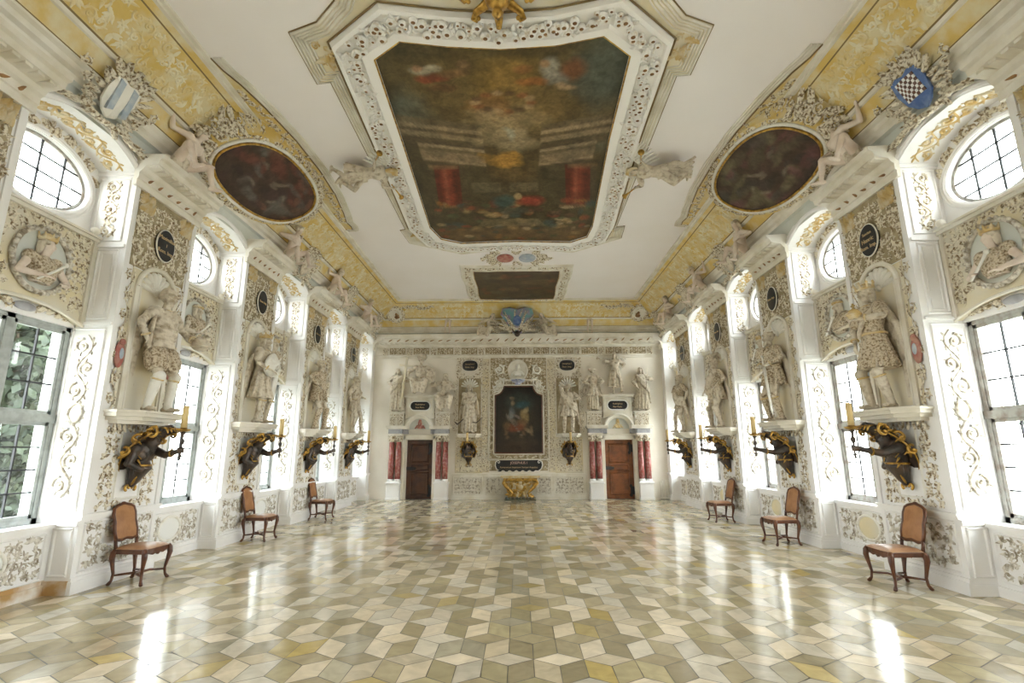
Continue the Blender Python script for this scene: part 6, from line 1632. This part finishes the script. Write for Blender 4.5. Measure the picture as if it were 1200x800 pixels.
ceil_angel(-2.75, 8.8, -1, 'white winged angel with two gilt trumpets left of the great ceiling painting')
ceil_angel(2.65, 8.85, 1, 'white winged angel with two gilt trumpets right of the great ceiling painting')

# cartouche pair between the two ceiling paintings
r = empty('coat_of_arms', (0, 13.98, ZC), 0, label='pair of small shields in leafwork on the ceiling between the two paintings', cat='coat of arms')
for q, mt, nm in ((-1, M_RED, 'red shield'), (1, M_BLUEGREY, 'blue-grey shield')):
    m = MB(); m.ell((q*.32, 0, -.03), (.25,.30,.06), None, 18, 8); m.build('shield', mt, r, smooth=True, label=nm)
m = MB(); g = Rel(51)
for q in (-1, 1):
    for j in range(8): a = -1.2+j*.36; g.leaf(q*(.40+.2*math.cos(a)), .33*math.sin(a), a if q > 0 else PI-a, .3, .07, .05)
    for j in range(3): g.spiral(q*(.75+.12*j), -.1+.1*j, .09, j, q, .02)
    g.leaf(0, -.25, -PI/2+q*.4, .3, .07); g.leaf(0, .3, PI/2+q*.4, .3, .07)
m.place(g.out(), lambda s, t, h: (s, t, -h)); m.build('leaf_mantling', M_RELIEF, r, smooth=True)

# gilded boss hanging at the near edge of the great painting
r = empty('ceiling_boss', (-.16, 5.13, ZC), 0, label='gilded acanthus pendant boss on the ceiling at the near edge of the great painting', cat='ceiling boss')
m = MB(); m.lathe([(.10,-.01), (.14,-.05), (.10,-.12), (.16,-.18), (.13,-.26), (.06,-.32), (.05,-.36), (.07,-.40), (.035,-.45), (.0,-.47)], 18); m.build('pendant_core', M_GOLD, r, smooth=True)
for k in range(8):
    a = 2*PI*k/8; c, s_ = math.cos(a), math.sin(a)
    m = MB(); m.tube([(.09*c,.09*s_,-.03), (.22*c,.22*s_,-.12), (.38*c,.38*s_,-.10), (.46*c,.46*s_,-.17), (.40*c,.40*s_,-.23), (.33*c,.33*s_,-.20)], [.05,.07,.055,.035,.028,.015], 8, .5)
    m.ell((.35*c,.35*s_,-.22), .03, None, 8, 6); m.build('acanthus_leaf', M_GOLD, r, smooth=True)

# ------------------------------------------------------------------ rider painting, inscription, console table
XC = .035
r = empty('framed_painting', (XC, YF, 0), 0, label='dark painting of a mounted knight with lance in a shaped stucco frame, end wall', cat='painting')
out = [(-.875,1.64), (.875,1.64), (.875,3.74), (.80,3.76), (.70,3.80), (.62,3.88), (.56,3.98), (.54,4.08), (-.54,4.08), (-.56,3.98), (-.62,3.88), (-.70,3.80), (-.80,3.76), (-.875,3.74)]
vs, fs, per = polygrid(out, 12, 60); p = Paint(vs[:, 0], vs[:, 1], (.022,.019,.014))
p.blob(0,2.6,.8,1.0,(.045,.035,.022),.7); p.blob(.1,3.5,.6,.4,(.035,.045,.04),.7); p.blob(0,1.9,.9,.3,(.05,.032,.02),.8)
for (cx, cy, rx, ry, col, rot) in ((.22,2.95,.15,.27,(.26,.18,.08),.3), (.26,3.18,.09,.16,(.28,.21,.11),-.5), (.12,2.70,.22,.17,(.16,.09,.045),0), (-.12,2.55,.33,.17,(.20,.06,.03),.1), (-.42,2.62,.16,.15,(.17,.10,.05),0), (.38,2.45,.06,.22,(.22,.16,.09),1.1), (.5,2.42,.05,.18,(.20,.14,.08),.2), (.2,2.38,.06,.22,(.18,.11,.06),-.4), (-.45,2.35,.06,.2,(.15,.09,.05),.2),
       (-.22,3.1,.13,.22,(.10,.11,.11),.2), (-.28,3.0,.12,.14,(.17,.17,.16),0), (-.20,3.45,.08,.10,(.24,.17,.10),0), (-.23,3.62,.10,.07,(.16,.12,.08),0), (-.40,2.95,.05,.16,(.15,.13,.11),.5), (-.05,2.95,.20,.05,(.15,.12,.10),-.5), (.15,3.4,.3,.15,(.03,.07,.08),.2), (-.16,2.75,.10,.2,(.14,.11,.08),.7)):
    p.blob(cx, cy, rx, ry, col, .95, .12, rot)
p.quad([(-.50,3.05), (-.47,3.07), (.12,2.28), (.09,2.26)], (.20,.16,.12), .8, .015, .01)
p.mottle(.5, 6, 2); link('canvas', col_mesh('canvas', [(x, -.03, z) for x, z in vs], fs, np.clip(p.c, .006, 1), M_PAINT), r)
m = MB(); P = [(x, -.05, z) for x, z in out]; m.tube(P+[P[0]], .028, 8); m.build('brown_slip', M_WALNUT, r)
for d, rr, mt, nm in ((.05,.03,M_TRIM,'inner_moulding'), (.24,.035,M_TRIM,'outer_moulding')):
    Q = offset(out, d); m = MB(); m.tube([(x, -.05, z) for x, z in Q+[Q[0]]], rr, 8); m.build(nm, mt, r, smooth=True)
g = Rel(61); Q = dens(offset(out, .145), 9); L = 0
for k in range(len(Q)):
    a, b = np.array(Q[k]), np.array(Q[(k+1) % len(Q)]); L += np.linalg.norm(b-a)
    if L > .085:
        L = 0; 
        if k % 2: g.spiral(b[0], b[1], .062, k, 1 if k % 4 > 1 else -1, .016)
        else: g.leaf(b[0], b[1], k*1.7, .14, .045, .05); g.leaf(b[0], b[1], k*1.7+2.5, .12, .04, .05)
m = MB(); m.place(g.out(), lambda s, t, h: (s, -.012-h, t)); m.build('carved_frame', M_RELIEF, r, smooth=True)
for q in (-1, 1):
    g = Rel(62); g.spiral(q*.82, 4.02, .17, PI/2, q, .035, 1.6); g.rosette(q*.82, 4.02, .08)
    m = MB(); m.place(g.out(), lambda s, t, h: (s, -.03-h, t)); m.build('corner_volute', M_RELIEFW, r, smooth=True)

r = empty('portrait_medallion', (XC-.02, YF, 4.70), 0, label='white bust in a round shell niche above the rider painting', cat='relief')
m = MB(); m.lathe([(.001,.02), (.26,.025), (.33,.10), (.37,.10), (.39,.0)], 32, (0,0,0), None, 1, False); m.v = [(x, -y, z*1.1) for x, y, z in m.v]; m.build('round_niche', M_TRIM, r, smooth=True)
m = MB(); J = body(m, {**DEF, 'rh': (-.2,-.1,1.2), 'lh': (.2,-.1,1.2)}); hair(m, J, 'long', random.Random(4)); mm = MB(); mm.f = m.f; mm.mi = m.mi
mm.v = [(x*.72, min(0, y*.7-.06), (max(z, 1.26)-1.52)*.85) for x, y, z in m.v]; sculpt(mm, 'bust', M_RELIEFW, r, .011, 2)
r = empty('bowl', (XC-.02, YF-.16, 4.13), 0, label='blue and white lobed bowl on the frame top above the rider painting', cat='bowl')
m = MB(); m.lathe([(.10,0), (.12,.02), (.09,.05), (.19,.10), (.27,.17), (.29,.19), (.26,.18), (.16,.10), (.0,.07)], 28, (0,0,0), lambda a, k: 1+.03*math.sin(8*a)); m.build('basin', M_BLUEC, r, smooth=True)
m = MB(); m.tube([(.285*math.cos(a), .285*math.sin(a), .19) for a in [2*PI*k/28 for k in range(29)]], .016, 7); m.build('rim', M_WHITE, r, smooth=True)

r = empty('inscription_plaque', (XC, YF, 1.18), 0, label='long black scalloped plaque with gold lettering between rider painting and gilt table', cat='plaque')
pts = [(-.84,.02), (-.82,.13), (-.74,.19), (-.66,.21), (.66,.21), (.74,.19), (.82,.13), (.84,.02), (.80,-.10), (.70,-.17)]
for k in range(6): 
    x = .60-.24*k; pts += [(x, -.16), (x-.06, -.205), (x-.13, -.205), (x-.19, -.16)]
pts += [(-.70,-.17), (-.80,-.10)]
pts = [p_ for i, p_ in enumerate(pts) if i == 0 or p_[0] != pts[i-1][0] or p_[1] != pts[i-1][1]]
m = MB(); m.prism(pts, -.07, -.03, 1); m.build('board', M_BLACK, r)
m = MB(); m.tube([(x*1.03, -.04, z*1.06) for x, z in pts+[pts[0]]], .022, 7)
for q in (-1, 1): m.tube([(q*(.74+.055*math.cos(1+k*.5)*(1-.06*k)), -.085, .13+.055*math.sin(1+k*.5)*(1-.06*k)) for k in range(12)], .014, 7)
m.build('scrolled_rim', M_RELIEFW, r, smooth=True)
text('JOSEPHUS I', .125, mat('pink_gold_lettering', (.62,.42,.34)), r, (0, -.073, .10), (PI/2, 0, 0)); text('Romanorum Imperator Semper Augustus', .082, M_TEXT, r, (0, -.073, -.055), (PI/2, 0, 0))

r = empty('console_table', (.085, YF-.30, 0), 0, label='small gilded console table with carved scroll legs and dark base, end wall', cat='table')
m = MB(); m.box(-.70, .70, -.27, .27, .80, .835); m.box(-.66, .66, -.25, .25, .765, .80); m.build('table_top', M_GILTST, r, bevel=.01)
m = MB(); m.box(-.60, .60, -.20, .20, .66, .765)
for k in range(7): m.ell((-.5+.167*k, -.21, .70), (.075,.03,.055), None, 10, 7)
m.build('apron', M_GOLD, r, bevel=.008)
for q in (-1, 1):
    for y in (-.17, .15):
        m = MB(); m.tube([(q*.55, y, .70), (q*.60, y-.02, .60), (q*.50, y-.03, .47), (q*.36, y-.02, .34), (q*.27, y, .24), (q*.33, y-.02, .15), (q*.44, y-.03, .10)], [.05,.06,.055,.045,.04,.045,.04], 10)
        m.tube([(q*(.50+.075*math.cos(k*.55)*(1-.06*k)), y-.05, .54+.075*math.sin(k*.55)*(1-.06*k)) for k in range(12)], .02, 7); m.build('leg', M_GOLD, r, smooth=True)
m = MB(); m.prism([(-.22,.06), (.22,.06), (.26,.24), (.40,.48), (.56,.66), (-.56,.66), (-.40,.48), (-.26,.24)], -.12, .2, 1); m.build('carved_core', M_GILTST, r, bevel=.02)
m = MB(); m.ell((0,-.10,.46), (.14,.10,.17)); m.ell((0,-.17,.62), (.07,.07,.085)); m.cap((-.10,-.14,.52), (-.30,-.16,.60), .045, .03); m.cap((.10,-.14,.52), (.30,-.16,.58), .045, .03); m.cap((-.05,-.10,.35), (-.12,-.18,.16), .06, .04); m.cap((.05,-.10,.35), (.14,-.18,.16), .06, .04)
sculpt(m, 'carved_figure', M_GILTST, r, .012, 2)
m = MB(); g = Rel(71)
for k in range(46): g.leaf(g.r.uniform(-.42,.42), g.r.uniform(.10,.62), g.r.uniform(0, 6.28), .17, .045, .05)
m.place(g.out(), lambda s, t, h: (s, -.13-h, t)); m.build('carved_foliage', M_GOLD, r, smooth=True)
m = MB(); m.box(-.55, .55, -.24, .24, .0, .06); 
for k in range(9): m.ell((-.48+.12*k, -.22, .085), (.065,.05,.05), None, 10, 7)
m.build('base', mat('green_bronze', (.07,.085,.06), (.14,.10,.05), 6, .45), r, bevel=.008)

# white looped heating pipes in the far corner
r = empty('radiator', (5.28, YF-.12, 0), 0, label='white radiator of looped pipes standing in the end wall corner beside the light door portal', cat='radiator')
for k in range(3):
    x = -.12+.11*k; h = (.62,.66,.64)[k]
    m = MB(); m.tube([(x-.035,0,.0), (x-.035,0,h-.05), (x-.02,0,h), (x,0,h+.02), (x+.02,0,h), (x+.035,0,h-.05), (x+.035,0,.0)], .022, 10); m.build('pipe_loop', M_TRIM, r, smooth=True)
m = MB(); m.box(-.2, .17, -.04, .04, .03, .07); m.build('foot_rail', M_TRIM, r, bevel=.01)

# ------------------------------------------------------------------ outside the windows
m = MB(); m.box(-90, 90, -60, 70, -5.2, -5.0); m.build('ground', M_LAWN, kind='structure')
def tree(x, y, h, rad, seed, label):
    rnd = random.Random(seed); r = empty('tree', (x, y, -5.0), 0, label=label, cat='tree', group='trees outside the windows')
    m = MB(); m.tube([(0,0,0), (.1,0,h*.25), (-.1,.1,h*.5), (0,0,h*.8)], [.35,.28,.2,.06], 10)
    for k in range(7): a = k*.9; m.tube([(0,0,h*(.3+.06*k)), (math.cos(a)*rad*.4, math.sin(a)*rad*.4, h*(.42+.06*k)), (math.cos(a)*rad*.8, math.sin(a)*rad*.8, h*(.5+.06*k))], [.12,.08,.03], 7)
    m.build('trunk', M_BARK, r, smooth=True)
    m = MB()
    cl = [(Vector((rnd.gauss(0,.45)*rad, rnd.gauss(0,.45)*rad, h*rnd.uniform(.28, 1.0))), rnd.uniform(.5, 1.2)) for _ in range(120)]
    for c, cr in cl:
        for k in range(170):
            d = Vector((rnd.gauss(0,1), rnd.gauss(0,1), rnd.gauss(0,.8))).normalized()*cr*rnd.uniform(.55, 1); p = c+d
            a = Vector((rnd.gauss(0,1), rnd.gauss(0,1), rnd.gauss(0,1))).normalized(); b = a.orthogonal().normalized(); s = rnd.uniform(.09, .20)
            m.add([p-a*s, p+b*s*.5, p+a*s, p-b*s*.5], [(0, 1, 2, 3)])
    m.build('foliage', M_LEAF, r)
for (x, y, h, rad, sd, lab) in ((-12.6, 12.6, 11.0, 1.8, 1, 'broad green tree outside the first window of the left wall'), (-16.5, 15.6, 10.5, 2.0, 2, 'green tree behind the broad tree outside the left wall'),
        (26.0, 22.0, 10.5, 2.6, 5, 'green tree outside the first window of the right wall'), (-13.0, 8.2, 11.5, 2.0, 7, 'unseen green tree added to shade the left wall windows')):  # last tree is out of view, added to cut the daylight from the left
    tree(x, y, h, rad, sd, lab)
